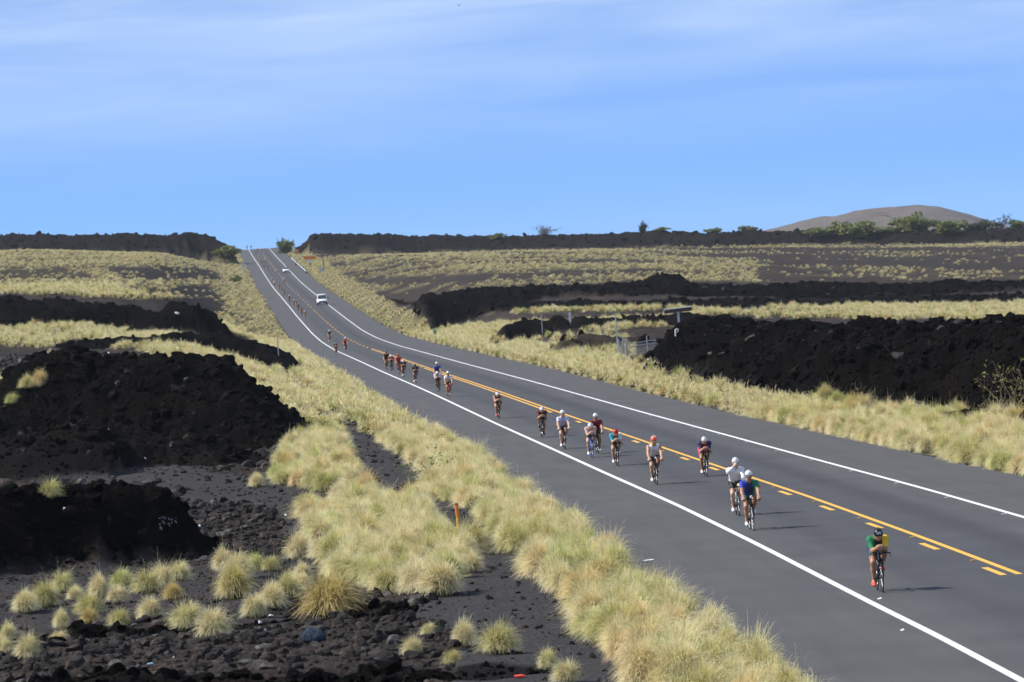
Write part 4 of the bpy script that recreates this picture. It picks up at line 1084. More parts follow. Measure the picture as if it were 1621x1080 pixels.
pair(859, 693, 'aeroB', SKINS[1], (.12, .03, .03), (.10, .03, .03), (.02, .015, .015), K_, WH, K_, (.03, .05, .045), ('person in dark maroon top with white helmet', 'dark green bicycle of the maroon topped rider'), 'behind the lilac rider', lean=.05)
pair(790.5, 663, 'aeroA', SKINS[0], K_, K_, K_, (.30, .04, .05), WH, (.55, .06, .05), K_, ('person in black vest and red shorts with bare arms', 'dark bicycle of the rider in black vest'), 'riding alone in the gap', vest=True)
pair(712, 629, 'upA', SKINS[1], WH, WH, (.6, .6, .66), K_, WH, K_, (.35, .03, .03), ('person in white jersey and black shorts', 'red bicycle of the rider in white jersey'), 'ahead of the white and blue pair', accent=(.3, .03, .03))
pair(694.5, 621, 'aeroB', SKINS[1], (.66, .66, .72), (.66, .66, .72), (.5, .5, .6), K_, WH, K_, K_, ('person in white jersey with dark legs', 'black bicycle of the white jersey rider'), 'directly in front of the blue jersey rider', socks=K_)
pair(694, 610, 'upB', SKINS[1], (.03, .08, .38), (.03, .08, .38), (.03, .08, .35), K_, WH, K_, K_, ('person in bright blue jersey and white helmet', 'bicycle of the blue jersey rider'), 'hidden behind the white jersey rider')
pair(659, 607, 'aeroA', SKINS[2], K_, K_, K_, K_, K_, WH, K_, ('person all in black', 'black bicycle of the rider all in black'), 'ahead of the close group of four')
pair(640, 597.5, 'aeroA', SKINS[1], K_, K_, (.03, .03, .03), K_, WH, WH, K_, ('person in black suit, white helmet and white shoes', 'black bicycle of the white shoed rider'), 'front right of the group of four')
pair(632.5, 592, 'upB', SKINS[1], RED, RED, RED, (.25, .02, .03), RED, (.2, .02, .02), (.25, .02, .03), ('person in red jersey and red helmet', 'red bicycle of the red jersey rider'), 'third in the group of four')
pair(620.5, 587.5, 'aeroB', SKINS[0], (.25, .05, .06), (.25, .05, .06), (.05, .02, .03), K_, WH, K_, K_, ('person in dark pink suit and white helmet', 'dark bicycle of the dark pink rider'), 'second in the group of four')
pair(613, 585.5, 'upA', SKINS[1], K_, K_, (.02, .02, .03), K_, (.10, .11, .12), K_, K_, ('tall person in black jersey', 'black bicycle of the dark helmet rider'), 'at the left end of the group of four')
pair(547.5, 557, 'upB', SKINS[1], RED, RED, RED, K_, WH, WH, K_, ('person in red jersey, black shorts and white helmet', 'dark bicycle of the lone red jersey rider'), 'in the bend beside the centre line')
pair(532.5, 562, 'aeroB', SKINS[0], K_, (.30, .08, .03), K_, K_, (.10, .35, .33), WH, (.15, .04, .03), ('person in black and orange with teal helmet', 'bicycle of the teal helmet rider'), 'on the left white line in the bend')
pair(522.5, 541.5, 'upA', SKINS[1], (.03, .03, .06), (.03, .03, .06), (.03, .03, .06), (.4, .4, .45), WH, WH, K_, ('person in navy top and pale shorts', 'pale bicycle of the navy topped rider'), 'farthest of the three in the bend', accent=(.4, .4, .42))
# far riders: wheel pixel, jersey, shorts, helmet, words
FARS = [(483, 504.5, K_, K_, WH, 'black top, nearest of the long far line'), (478, 501.5, (.25, .12, .05), K_, K_, 'brown top, second of the far line'), (472.5, 493, (.10, .05, .04), K_, K_, 'dark brown top, third of the far line'),
        (470, 488.5, (.35, .12, .10), K_, (.3, .3, .3), 'reddish top in the middle of the far line'), (465.5, 485.5, (.05, .04, .06), K_, WH, 'dark top and white helmet in the far line'), (458.5, 480, (.05, .10, .08), K_, WH, 'dark green top and white helmet, wider than the others'),
        (449.7, 469, (.30, .15, .06), K_, K_, 'brown top, left of the white van'), (447, 462, (.55, .35, .3), K_, K_, 'pale top just ahead of the brown one'), (443, 460.5, (.06, .05, .08), K_, K_, 'dark top beside the left lane line'),
        (434.5, 454, WH, K_, (.6, .4, .35), 'white top on the left white line'), (431.5, 448, (.35, .3, .3), K_, WH, 'grey top and white helmet'), (450.3, 450, (.45, .4, .3), K_, WH, 'tan top near the centre line below the white car'),
        (437.5, 434, WH, (.2, .05, .04), (.25, .08, .06), 'broad white top left of the white car'), (424.3, 429.5, (.08, .08, .1), K_, K_, 'dark top left of the broad white rider'), (418, 426, K_, K_, (.3, .3, .35), 'black top in the uphill bunch'),
        (416, 421.5, (.06, .05, .06), K_, K_, 'dark top in the middle of the uphill bunch'), (414, 420, (.35, .2, .15), K_, K_, 'reddish brown top in the uphill bunch'), (420, 417, (.6, .6, .62), K_, WH, 'whitish top right of the uphill bunch'),
        (412.3, 415, (.5, .5, .6), K_, K_, 'pale top in the uphill bunch'), (410, 411.5, (.4, .4, .55), K_, WH, 'lilac top at the rear of the uphill bunch'), (404.5, 404, (.08, .08, .1), K_, (.5, .5, .5), 'dark top with pale helmet near the crest'),
        (407.5, 399.5, (.45, .12, .1), K_, WH, 'red top near the crest'), (413.5, 399.5, (.6, .18, .1), (.3, .1, .08), (.6, .3, .2), 'orange top near the crest')]
fp = ['aeroA', 'upB', 'aeroB', 'upA']
def far_pair(loc, rz, rx, k, j, sh, he, words, sc=1.0):
    eb = empty('bicycle', loc, rz); eb.rotation_euler[0] = rx; part('frame_and_wheels', b_far, eb, [RUB, cmat((.06, .06, .065), .4)])
    tag(eb, 'distant bicycle under rider with ' + words, 'bicycle', 'bicycles ridden down the highway')
    er = empty('person', loc, rz); er.rotation_euler[0] = rx; part('body', RIDER[fp[k % 4]]['far'], er, [cmat(SKINS[k % 3], .6), cmat(j, .7), cmat(sh, .7), cmat(he, .4)])
    tag(er, 'distant cyclist with ' + words, 'person', 'riders coming down the highway')
for k, (x, y, j, sh, he, words) in enumerate(FARS):
    X, D, z = road_pixel(x, y); rz, g = road_heading(D)
    far_pair((X, D + .5, z), rz, g, k, j, sh, he, words)
for x, w_ in ((391.2, 'black top, left one of two on the skyline'), (397.6, 'black top, right one of two on the skyline')):
    D = 2105.0; X = ray(x, 393)[0] * D; rz, g = road_heading(D)
    far_pair((X, D, float(road_z(D))), rz, g, int(x), K_, K_, K_, w_)
X, D, z = road_pixel(468.7, 424); far_pair((X, D, z), math.pi + road_heading(D)[0], -road_heading(D)[1], 1, K_, K_, K_, 'black clothes riding away beside the guard rail')

# ------------------------------------------------------------------ vehicles
def loft(stations, name, mat, parent):
    """stations: (y, half ring [(x,z) from bottom centre to top centre]) mirrored"""
    V, Fq = [], []; k = None
    for y, hr in stations:
        rng_ = [(x, z) for x, z in hr] + [(-x, z) for x, z in reversed(hr[1:-1])]
        n_ = len(rng_)
        for x, z in rng_: V.append((x, y, z))
        k = n_
    for s in range(len(stations) - 1):
        for i in range(k): Fq.append((s * k + i, s * k + (i + 1) % k, (s + 1) * k + (i + 1) % k, (s + 1) * k + i))
    Fq.append(tuple(range(k))); Fq.append(tuple((len(stations) - 1) * k + i for i in reversed(range(k))))
    o = mesh_obj(name, V, Fq, mat, parent, True)
    return o
m_vw = plain('white_car_paint', (.80, .80, .80), .22, 0, .6); m_glass = plain('tinted_glass', (.025, .045, .05), .06, 0, .8); m_tyre = plain('tyre_rubber', (.015, .015, .016), .8)
m_black = plain('black_plastic', (.018, .018, .02), .55); m_chrome = plain('grey_metal', (.45, .46, .47), .35, .8); m_lamp = plain('lamp_glass', (.75, .76, .78), .12, 0, .8)
def quad(name, pts, mat, parent, thick=.012):
    P = np.array(pts, float); n_ = np.cross(P[1] - P[0], P[2] - P[0]); n_ /= np.linalg.norm(n_)
    V = np.concatenate([P, P - n_ * thick]); k = len(P)
    Fq = [tuple(range(k)), tuple(k + i for i in reversed(range(k)))] + [(i, k + i, k + (i + 1) % k, (i + 1) % k) for i in range(k)]
    return mesh_obj(name, V, Fq, mat, parent)
def wheel(parent, x, y, r, w):
    V, Fq = [], []; bm_tube(V, Fq, (x - w / 2, y, r), (x + w / 2, y, r), r, None, 24)
    t = mesh_obj('wheel', V, Fq, m_tyre, parent)
    V, Fq = [], []; s = 1 if x > 0 else -1; bm_tube(V, Fq, (x + s * (w / 2 - .02), y, r), (x + s * (w / 2 + .012), y, r), r * .62, r * .55, 18)
    mesh_obj('rim', V, Fq, m_chrome, t)
def box(name, c, d, mat, parent):
    V, Fq = [], []; bm_box(V, Fq, c, d); return mesh_obj(name, V, Fq, mat, parent)
def hr(wb, w, ws, zt, zb=.38, belt=.75): return [(0, zb), (wb, zb), (w, zb + .14), (w, belt), (ws, zt - .10), (ws * .8, zt), (0, zt + .02)]
X, D, z = road_pixel(509.5, 483.2); rz, g = road_heading(D)
van = empty('van', (X, D + 2.4, z + .01), rz); van.rotation_euler[0] = g; tag(van, 'white passenger van with black mirrors coming down the right hand lane', 'van')
loft([(-2.62, hr(.70, .80, .74, .86, .42, .66)), (-2.5, hr(.85, .96, .88, .98, .38, .78)), (-1.85, hr(.9, 1.01, .93, 1.20, .36, .95)), (-1.0, hr(.9, 1.02, .84, 2.02, .36, 1.1)), (-.6, hr(.9, 1.02, .83, 2.10, .36, 1.1)), (2.4, hr(.9, 1.02, .83, 2.10, .36, 1.1)), (2.75, hr(.88, 1.0, .84, 1.98, .40, 1.1))], 'body', m_vw, van)
ws_ = quad('windscreen', [(-.86, -1.86, 1.29), (.86, -1.86, 1.29), (.74, -1.12, 1.99), (-.74, -1.12, 1.99)], m_glass, van)
for s in (-1, 1):
    quad('side_window', [(s * 1.03, -1.1, 1.28), (s * 1.03, 2.2, 1.28), (s * .90, 2.2, 1.88), (s * .90, -.75, 1.88)][::s], m_glass, van)
    quad('headlight', [(s * .62, -2.60, .72), (s * .90, -2.50, .74), (s * .90, -2.46, .92), (s * .62, -2.585, .90)][::s], m_lamp, van)
    V, Fq = [], []; bm_tube(V, Fq, (s * .98, -1.45, 1.28), (s * 1.14, -1.5, 1.30), .025); bm_box(V, Fq, (s * 1.20, -1.5, 1.34), (.17, .10, .27)); mesh_obj('mirror', V, Fq, m_black, van)
    wheel(van, s * .90, -1.75, .36, .26); wheel(van, s * .90, 1.75, .36, .26)
gr = box('grille', (0, -2.615, .74), (1.10, .06, .22), m_black, van)
for k in range(3): box('grille_bar', (0, -2.648, .67 + .07 * k), (1.06, .012, .018), m_chrome, gr)
bu = box('bumper', (0, -2.56, .44), (1.82, .20, .20), m_black, van); box('licence_plate', (0, -2.668, .45), (.32, .012, .15), m_vw, bu)
X, D, z = road_pixel(452.6, 431.8); rz, g = road_heading(D)
car = empty('car', (X, D + 2.2, z + .01), rz); car.rotation_euler[0] = g; tag(car, 'white saloon car high on the hill in the right hand lane', 'car')
loft([(-2.3, hr(.62, .72, .66, .66, .30, .52)), (-2.15, hr(.78, .88, .80, .76, .26, .6)), (-1.1, hr(.84, .93, .82, .98, .24, .72)), (-.25, hr(.84, .93, .66, 1.46, .24, .90)), (.95, hr(.84, .93, .66, 1.47, .24, .90)), (1.75, hr(.84, .92, .78, 1.10, .24, .85)), (2.3, hr(.78, .86, .78, 1.00, .30, .8))], 'body', m_vw, car)
quad('windscreen', [(-.76, -1.12, 1.06), (.76, -1.12, 1.06), (.60, -.36, 1.49), (-.60, -.36, 1.49)], m_glass, car)
quad('rear_window', [(.62, 1.02, 1.45), (-.62, 1.02, 1.45), (-.74, 1.70, 1.14), (.74, 1.70, 1.14)], m_glass, car)
for s in (-1, 1):
    quad('side_window', [(s * .90, -.8, 1.0), (s * .90, 1.4, 1.0), (s * .72, .95, 1.38), (s * .72, -.25, 1.38)][::s], m_glass, car)
    quad('headlight', [(s * .48, -2.30, .54), (s * .82, -2.18, .56), (s * .80, -2.14, .70), (s * .48, -2.285, .66)][::s], m_lamp, car)
    V, Fq = [], []; bm_box(V, Fq, (s * 1.0, -.75, 1.02), (.22, .10, .15)); mesh_obj('mirror', V, Fq, m_vw, car)
    wheel(car, s * .82, -1.4, .33, .22); wheel(car, s * .82, 1.4, .33, .22)
box('grille', (0, -2.31, .48), (.75, .05, .13), m_black, car); box('bumper', (0, -2.28, .32), (1.45, .12, .10), m_black, car)

# ------------------------------------------------------------------ signs, posts, rail, fence, solar panel
m_galv = plain('galvanised_steel', (.42, .44, .47), .45, .6, .5, .15, 6.0); m_dk = plain('dark_post', (.03, .03, .032), .7); m_wp = plain('white_paint', (.78, .78, .77), .5, vary=.08)
m_or = plain('sign_orange', (.85, .24, .02), .5, vary=.08); m_gn = plain('sign_green', (.0, .28, .21), .45); m_yl = plain('post_yellow', (.78, .45, .03), .5, vary=.12, scale=5.0); m_or2 = plain('post_orange', (.72, .22, .03), .55, vary=.15, scale=6.0)
def tube(name, pts, r, mat, parent=None, n=8, r1=None):
    V, Fq = [], []
    for a, b_ in zip(pts[:-1], pts[1:]): bm_tube(V, Fq, a, b_, r, r1, n)
    return mesh_obj(name, V, Fq, mat, parent, False)
def gp_(x, y, d0=85.0): return ground_pixel(x, y, d0)
# orange and yellow marker post in front
p = gp_(726.5, 859); e = empty('marker_post', p); tag(e, 'leaning yellow marker post with orange top on the dark gravel', 'post')
hgt = 62 / (FPX / p[1])
tube('shaft', [(0, 0, -.1), (.015, 0, hgt * .68)], .042, m_yl, e, 10); tube('sleeve', [(.0149, 0, hgt * .66), (.0, 0, hgt * .97)], .052, m_or2, e, 10, .058); tube('cap', [(0, 0, hgt * .965), (0, 0, hgt)], .05, m_dk, e, 10)
# slim roadside posts
for (x, y, hpx, lab, mt, w) in ((441, 563, 30, 'slim pale post in the grass left of the bend', m_galv, .045), (859, 529, 30, 'grey steel stake in the lava beyond the right verge', m_galv, .045), (879, 534, 16, 'short dark stake right of the grey one', m_dk, .05),
                               (857.5, 554, 10, 'low pale peg below the grey stake', m_wp, .05), (979, 567, 70, 'tall thin steel pole beside the wire enclosure', m_galv, .05)):
    p = gp_(x, y); h_ = hpx / (FPX / p[1]); e = empty('post', p); tag(e, lab, 'post')
    tube('shaft', [(0, 0, -.2), (0, 0, h_)], w, m=None if False else mt, parent=e) if False else tube('shaft', [(0, 0, -.2), (0, 0, h_)], w, mt, e)
    tube('cap', [(0, 0, h_), (0, 0, h_ + .05)], w * 1.25, mt, e)
p = gp_(903, 515); h_ = 20 / (FPX / p[1]); e = empty('marker_post', p); tag(e, 'flat white marker post standing in the far grass band', 'post')
box('panel', (0, 0, h_ * .62), (.24, .03, h_ * .76), m_wp, e); box('stake', (0, .03, h_ * .2), (.10, .03, h_ * .6), plain('blue_grey_stake', (.25, .27, .40), .6), e)
# dark leaning marker at the pavement edge
X, D, z = road_pixel(552.2, 601.5); s_ = FPX / D; e = empty('road_marker', (X, D, z)); tag(e, 'small black tapered marker leaning on the left pavement edge', 'marker')
tube('cone', [(0, 0, .02), (-.13, 0, 13 / s_)], .10, m_dk, e, 10, .02); box('foot', (.01, 0, .02), (.24, .24, .035), m_dk, e)
# green mile marker
p = gp_(689.5, 536); s_ = FPX / p[1]; e = empty('mile_marker', p); tag(e, 'narrow green mile marker sign on a thin post in the right verge', 'sign')
h_ = 15 / s_; tube('post', [(0, .02, -.2), (0, .02, h_)], .03, m_galv, e)
pl = box('plate', (0, -.02, h_ - 5.2 / s_), (5.2 / s_, .012, 10.4 / s_), m_gn, e); box('plate_top', (0, -.0295, h_ - 1.6 / s_), (4.2 / s_, .006, 1.6 / s_), m_wp, pl)
def plate_sign(x, ybase, xc, yc, wpx, hpx, mat, name, lab, diamond=False, legs=2, d0=900.0, mark=False):
    p = gp_(x, ybase, d0); s_ = FPX / p[1]; e = empty(name, p); tag(e, lab, 'sign')
    zc = (ybase - yc) / s_; w, h_ = wpx / s_, hpx / s_
    for k in range(legs): tube('leg', [((k - (legs - 1) / 2) * w * .6, .05, -.3), ((k - (legs - 1) / 2) * w * .6, .05, zc + h_ * .3)], .05, m_galv, e, 6)
    if diamond: q = [(0, 0, zc - h_ / 2), (w / 2, 0, zc), (0, 0, zc + h_ / 2), (-w / 2, 0, zc)]
    else: q = [(-w / 2, 0, zc - h_ / 2), (w / 2, 0, zc - h_ / 2), (w / 2, 0, zc + h_ / 2), (-w / 2, 0, zc + h_ / 2)]
    pl = quad('plate', q, mat, e, .03)
    if mark: box('mark', (0, -.036, zc + h_ * .1), (w * .16, .01, h_ * .42), m_dk, pl) if False else box('mark', (0, -.006, zc + h_ * .1), (w * .16, .01, h_ * .42), m_dk, pl)
    return e
plate_sign(386.5, 431, 386.5, 421.5, 5.2, 8.6, m_wp, 'road_sign', 'white road sign on two legs left of the upper highway', mark=True)
plate_sign(465.3, 402, 465.3, 393.5, 5.0, 7.6, m_wp, 'road_sign', 'pale grey sign plate beside the orange diamond sign')
plate_sign(470.6, 403.5, 470.6, 397.6, 7.6, 7.6, m_or, 'warning_sign', 'orange diamond warning sign below the right hand lava ridge', True, 1)
plate_sign(491.5, 421, 491.5, 408.3, 20, 5.0, m_or, 'work_sign', 'long orange board on legs above the white and yellow sign')
plate_sign(491.2, 423, 491.2, 413.5, 4.4, 5.0, m_wp, 'road_sign', 'small white sign right under the long orange board', legs=1)
plate_sign(491.4, 423.5, 491.4, 418.4, 4.2, 3.2, m_yl, 'road_sign', 'small yellow plate under the small white sign', legs=1)
plate_sign(508.8, 433, 508.8, 426.8, 6.6, 6.6, plain('pale_sign_back', (.50, .53, .58), .5), 'road_sign', 'square pale sign near the dark pole right of the upper highway')
p = gp_(513, 431, 900.0); s_ = FPX / p[1]; e = empty('post', p); tag(e, 'dark wooden pole right of the long orange board', 'post'); tube('shaft', [(0, 0, -.3), (0, 0, 21 / s_)], .10, m_dk, e); box('crossbar', (0, 0, 17 / s_), (.5, .12, .12), m_dk, e)
# guard rail on the right shoulder
D0, D1 = road_pixel(485, 433)[1], road_pixel(463, 411.5)[1]
ed = LANE + 3.55
x0 = on_road(D0, ed); e = empty('guard_rail', x0); tag(e, 'steel guard rail along the right shoulder of the upper highway', 'guard rail')
ds = np.linspace(D0, D1, 26); V, Fq = [], []
sec = [(-.04, .42), (-.09, .50), (-.02, .57), (-.09, .65), (-.04, .74), (.0, .74), (.0, .42)]
for d in ds:
    q = np.array(on_road(d, ed)) - np.array(x0)
    for a, b_ in sec: V.append((q[0] + a, q[1], q[2] + b_))
k = len(sec)
for i in range(len(ds) - 1):
    for j in range(k): Fq.append((i * k + j, i * k + (j + 1) % k, (i + 1) * k + (j + 1) % k, (i + 1) * k + j))
Fq += [tuple(range(k)), tuple((len(ds) - 1) * k + j for j in reversed(range(k)))]
mesh_obj('rail', V, Fq, plain('rail_steel', (.62, .64, .70), .4, .3), e)
for d in np.arange(D0, D1, 8.0):
    q = np.array(on_road(d, ed)) - np.array(x0); box('post', (q[0] + .09, q[1], q[2] + .38), (.15, .12, .80), m_dk, e)
# wire enclosure left of the right hand lava bank
FD = 428.0; s_ = FPX / FD
b0 = np.array(at(982.5, 566, FD)); b0[2] = float(ground_at(b0[0], FD)) - .1
e = empty('wire_enclosure', b0); tag(e, 'grey chain link enclosure with gate posts at the left end of the lava bank', 'fence')
def post_at(xpx, h_, dy, r=.04): q = np.array(at(xpx, 566, FD)) - b0; tube('post', [(q[0], dy, -.3), (q[0], dy, h_)], r, m_galv, e); return q[0]
top = 1.75
xa, xb, xc_, xd = post_at(981, top, 0, .06), post_at(993.5, top + .1, 0, .06), post_at(1027, 1.85, 2.0), post_at(1046, 1.6, 3.2)
post_at(985.5, top - .15, .02, .05); post_at(988.5, top + .15, .02, .05)
tube('rail', [(xb, 0, 1.30), (xc_, 2.0, 1.42), (xd, 3.2, 1.45)], .03, m_galv, e); tube('rail', [(xb, 0, 1.08), (xc_, 2.0, 1.18), (xd, 3.2, 1.2)], .03, m_galv, e); tube('rail', [(xa, 0, .25), (xb, 0, .25)], .035, m_galv, e); tube('rail', [(xa, 0, 1.55), (xb, 0, 1.55)], .035, m_galv, e)
m_wire = plain('fence_wire', (.40, .42, .45), .5, .5)
V, Fq = [], []
def net(A, B, z0, z1, st):
    A, B = np.array(A), np.array(B); L = np.linalg.norm(B - A); nn = int(L / st)
    H_ = z1 - z0
    for i in range(-int(H_ / st), nn + 1):
        for sg in (1, -1):
            t0, t1 = i * st, i * st + H_
            lo, hi = max(t0, 0), min(t1, L)
            if hi - lo < .02: continue
            za, zb = z0 + (lo - t0), z0 + (hi - t0)
            if sg < 0: za, zb = z1 - (lo - t0), z1 - (hi - t0)
            pa, pb = A + (B - A) * lo / L, A + (B - A) * hi / L
            bm_tube(V, Fq, (pa[0], pa[1], za), (pb[0], pb[1], zb), .007, None, 3, False)
net((xa, 0), (xb, 0), .0, 1.6, .13); net((xb, 0), (xc_, 2.0), .0, 1.25, .15); net((xc_, 2.0), (xd, 3.2), .0, 1.3, .15)
o = mesh_obj('chain_link', V, Fq, m_wire, e); o['kind'] = 'stuff'
# solar panel on a pole
SD = 432.0; s_ = FPX / SD
b0 = np.array(at(1075, 516, SD)); gz_ = float(ground_at(b0[0], SD)); b0[2] = gz_; e = empty('solar_panel', b0); tag(e, 'tilted solar panel on a white pole behind the lava bank', 'solar panel')
zp = at(1073, 491, SD)[2] - gz_
tube('pole', [(0, 0, -.2), (0, 0, zp - .12)], .085, m_wp, e, 12)
def rotp(v, a, b_):
    x, y, z = v; y, z = y * math.cos(a) - z * math.sin(a), y * math.sin(a) + z * math.cos(a); x, z = x * math.cos(b_) - z * math.sin(b_), x * math.sin(b_) + z * math.cos(b_); return np.array((x, y, z))
def tbox(name, c, d, mat, parent):
    V, Fq = [], []; bm_box(V, Fq, c, d); V = [rotp(v, -.20, .045) + np.array((0, 0, zp)) for v in V]; return mesh_obj(name, V, Fq, mat, parent)
pn = tbox('module', (0, 0, 0), (2.12, 1.5, .03), plain('panel_back', (.20, .21, .24), .5), e)
tbox('cells', (0, 0, .0195), (2.0, 1.4, .008), plain('solar_cells', (.012, .016, .04), .12), pn)
for yy in (-.77, .77): tbox('frame_bar', (0, yy, .01), (2.2, .045, .07), m_wp, pn)
for xx in (-1.08, 1.08): tbox('frame_bar', (xx, 0, .01), (.045, 1.496, .066), m_wp, pn)
tube('bracket', [(-.5, 0, zp - .06), (0, 0, zp - .25), (.5, 0, zp - .04)], .03, m_galv, e)
# white vent pipe
p = gp_(1069.5, 532, 300.0); s_ = FPX / p[1]; e = empty('vent_pipe', p); tag(e, 'small white hooked vent pipe on the lava bank under the solar panel', 'pipe')
tube('riser', [(0, 0, -.2), (0, 0, 9 / s_)], .05, m_wp, e); tube('hook', [(0, 0, 9 / s_), (.10, 0, 10.5 / s_), (.20, 0, 9.5 / s_), (.20, 0, 6.5 / s_), (.08, 0, 5 / s_)], .045, m_wp, e)
# raised lane markers and scraps of paint on the road
for (x, y, wpx, lab) in ((1393, 948, 8, 'short white paint dash under the front rider'), (1429, 998, 7, 'short white scrap of paint right of the left edge line'), (1155.5, 990, 14, 'thin white streak on the left shoulder near the grass'), (1027, 887, 16, 'thin white streak beside the left verge'), (820, 765, 10, 'small white streak far up the left shoulder')):
    X, D, z = road_pixel(x, y); w = wpx / (FPX / D); o = mesh_obj('paint_mark', [(X - w / 2, D - .18, z + .004), (X + w / 2, D + .1, z + .004), (X + w / 2, D + .45, z + .004), (X - w / 2, D + .12, z + .004)], [(0, 1, 2, 3)], m_white); o.parent = road
for k in range(22):
    D = 150 + 12.2 * k; p = on_road(D, LANE - .22); o = box('lane_reflector', (p[0], p[1], p[2] + .012), (.12, .12, .022), m_wp, road)
for k in range(16):
    D = 129.2 + 12.15 * k; p = on_road(D, YO - .1); o = box('lane_reflector', (p[0], p[1], p[2] + .012), (.11, .11, .022), m_yl, road)

# ------------------------------------------------------------------ litter, coral stones, boulder
m_cor = plain('white_coral', (.75, .74, .72), .8, vary=.1); m_cord = plain('coral_dark_grey', (.20, .20, .23), .85, vary=.3)  # second coral tone, a darker grey for the lettering stones
coral = [rock_mesh('coral_stone', 600 + i, m_cor, .3, .6) for i in range(3)]; cord = [rock_mesh('coral_stone', 610 + i, m_cord, .3, .6) for i in range(3)]
CS = [(429, 976, 7), (412, 988, 9), (419, 999, 6), (421, 1008, 8), (431, 1015, 7), (256, 1019, 7), (275, 1042, 4), (568, 926, 6), (102, 811, 9), (452, 817, 5), (508, 801, 4), (316, 835, 7), (740, 888, 10), (230, 727, 5), (171, 682, 6), (172, 562, 6), (1003, 577, 6), (1026, 572, 7), (1021, 580, 5), (280, 498, 8)]
for i, (x, y, w) in enumerate(CS):
    p = gp_(x, y); s_ = w / (FPX / p[1]) * .95; o = bpy.data.objects.new('coral_stone', coral[i % 3]); COL.objects.link(o); o.location = p + np.array((0, 0, s_ * .22)); o.scale = (s_,) * 3; o.rotation_euler = (i, i * 2, i * 3)
    tag(o, {(280, 498): 'white stone on the far black ridge at left', (740, 888): 'white stone on the gravel below the orange post', (102, 811): 'white stone on the upper face of the lettered black mound', (172, 562): 'white stone near the top of the large left mound'}.get((x, y), 'small white coral stone lying on the dark lava rubble'), 'stone', 'white coral stones')
for i, (x, y, w) in enumerate([(253, 823, 4), (257, 822, 3), (261, 824, 4), (258, 829, 4), (260, 833, 5), (253, 832, 4), (254, 837, 4), (255, 840, 7), (268, 827, 6), (272, 828, 5), (267, 832, 5), (272, 832, 6), (269, 835, 4), (279, 823, 3), (278, 830, 5), (280, 833, 4)]):
    p = gp_(x, y); s_ = w / (FPX / p[1]) * .9; o = bpy.data.objects.new('coral_stone', cord[i % 3]); COL.objects.link(o); o.location = p + np.array((0, -.03, s_ * .2)); o.scale = (s_,) * 3; o.rotation_euler = (i, i * 2, i * 3)
    tag(o, 'grey white stone in the lettering set on the black mound face', 'stone', 'stones of the lettering on the black mound')
p = gp_(497, 1020); o = bpy.data.objects.new('boulder', rock_mesh('boulder', 77, rock_mat('blue_grey_rock', (.03, .04, .06), (.06, .085, .13), (.12, .15, .20)), .12, .95, True)); COL.objects.link(o); o.location = p + np.array((0, 0, .13)); o.scale = (.40, .42, .50)
tag(o, 'round blue grey boulder on the rubble below the big lone tussock', 'boulder')
p = gp_(823, 1074); e = empty('plastic_scrap', p); tag(e, 'crumpled red plastic scrap on the gravel at the bottom edge', 'litter')
V = [(-.11, 0, .03), (-.02, -.05, .05), (.04, .05, .07), (.12, .02, .04), (-.09, .1, .06), (.05, .12, .05)]; mesh_obj('sheet', V, [(0, 1, 2, 4), (1, 3, 5, 2)], plain('red_plastic', (.75, .05, .02), .35), e); box('rim', (0, -.03, .03), (.2, .02, .03), plain('red_plastic_rim', (.60, .03, .02), .35), e)
p = gp_(238, 1056); e = empty('drink_can', p); tag(e, 'crushed pale blue drink can on the black rubble in front', 'can')
tube('can_body', [(-.06, 0, .05), (.06, 0, .06)], .032, plain('can_blue', (.35, .50, .62), .3, .5), e, 12); tube('can_lid', [(.06, 0, .06), (.068, 0, .061)], .028, m_chrome, e, 12)

# ------------------------------------------------------------------ shrubs and trees
def bark(): return plain('bark', (.11, .085, .065), .9, vary=.3, scale=8.0)
m_bark = bark()
def leaf_mat(name, c):
    m, n, l, b = new_mat(name); oi = n.new('ShaderNodeNewGeometry')
    z = noise(n, l, oi.outputs['Position'], .9, 3, .5); col = ramp(n, l, z, [(.3, tuple(x * .65 for x in c)), (.55, c), (.75, tuple(x * 1.5 for x in c))])
    l.new(col, b.inputs['Base Color']); b.inputs['Roughness'].default_value = .65
    t = n.new('ShaderNodeBsdfTranslucent'); l.new(col, t.inputs[0]); mx = n.new('ShaderNodeMixShader'); mx.inputs[0].default_value = .3
    l.new(b.outputs[0], mx.inputs[1]); l.new(t.outputs[0], mx.inputs[2]); l.new(mx.outputs[0], n['Material Output'].inputs['Surface']); return m
m_leaf, m_leafd, m_leafg = leaf_mat('kiawe_leaf', (.17, .20, .05)), leaf_mat('dark_leaf', (.03, .05, .025)), leaf_mat('grey_leaf', (.085, .085, .06))
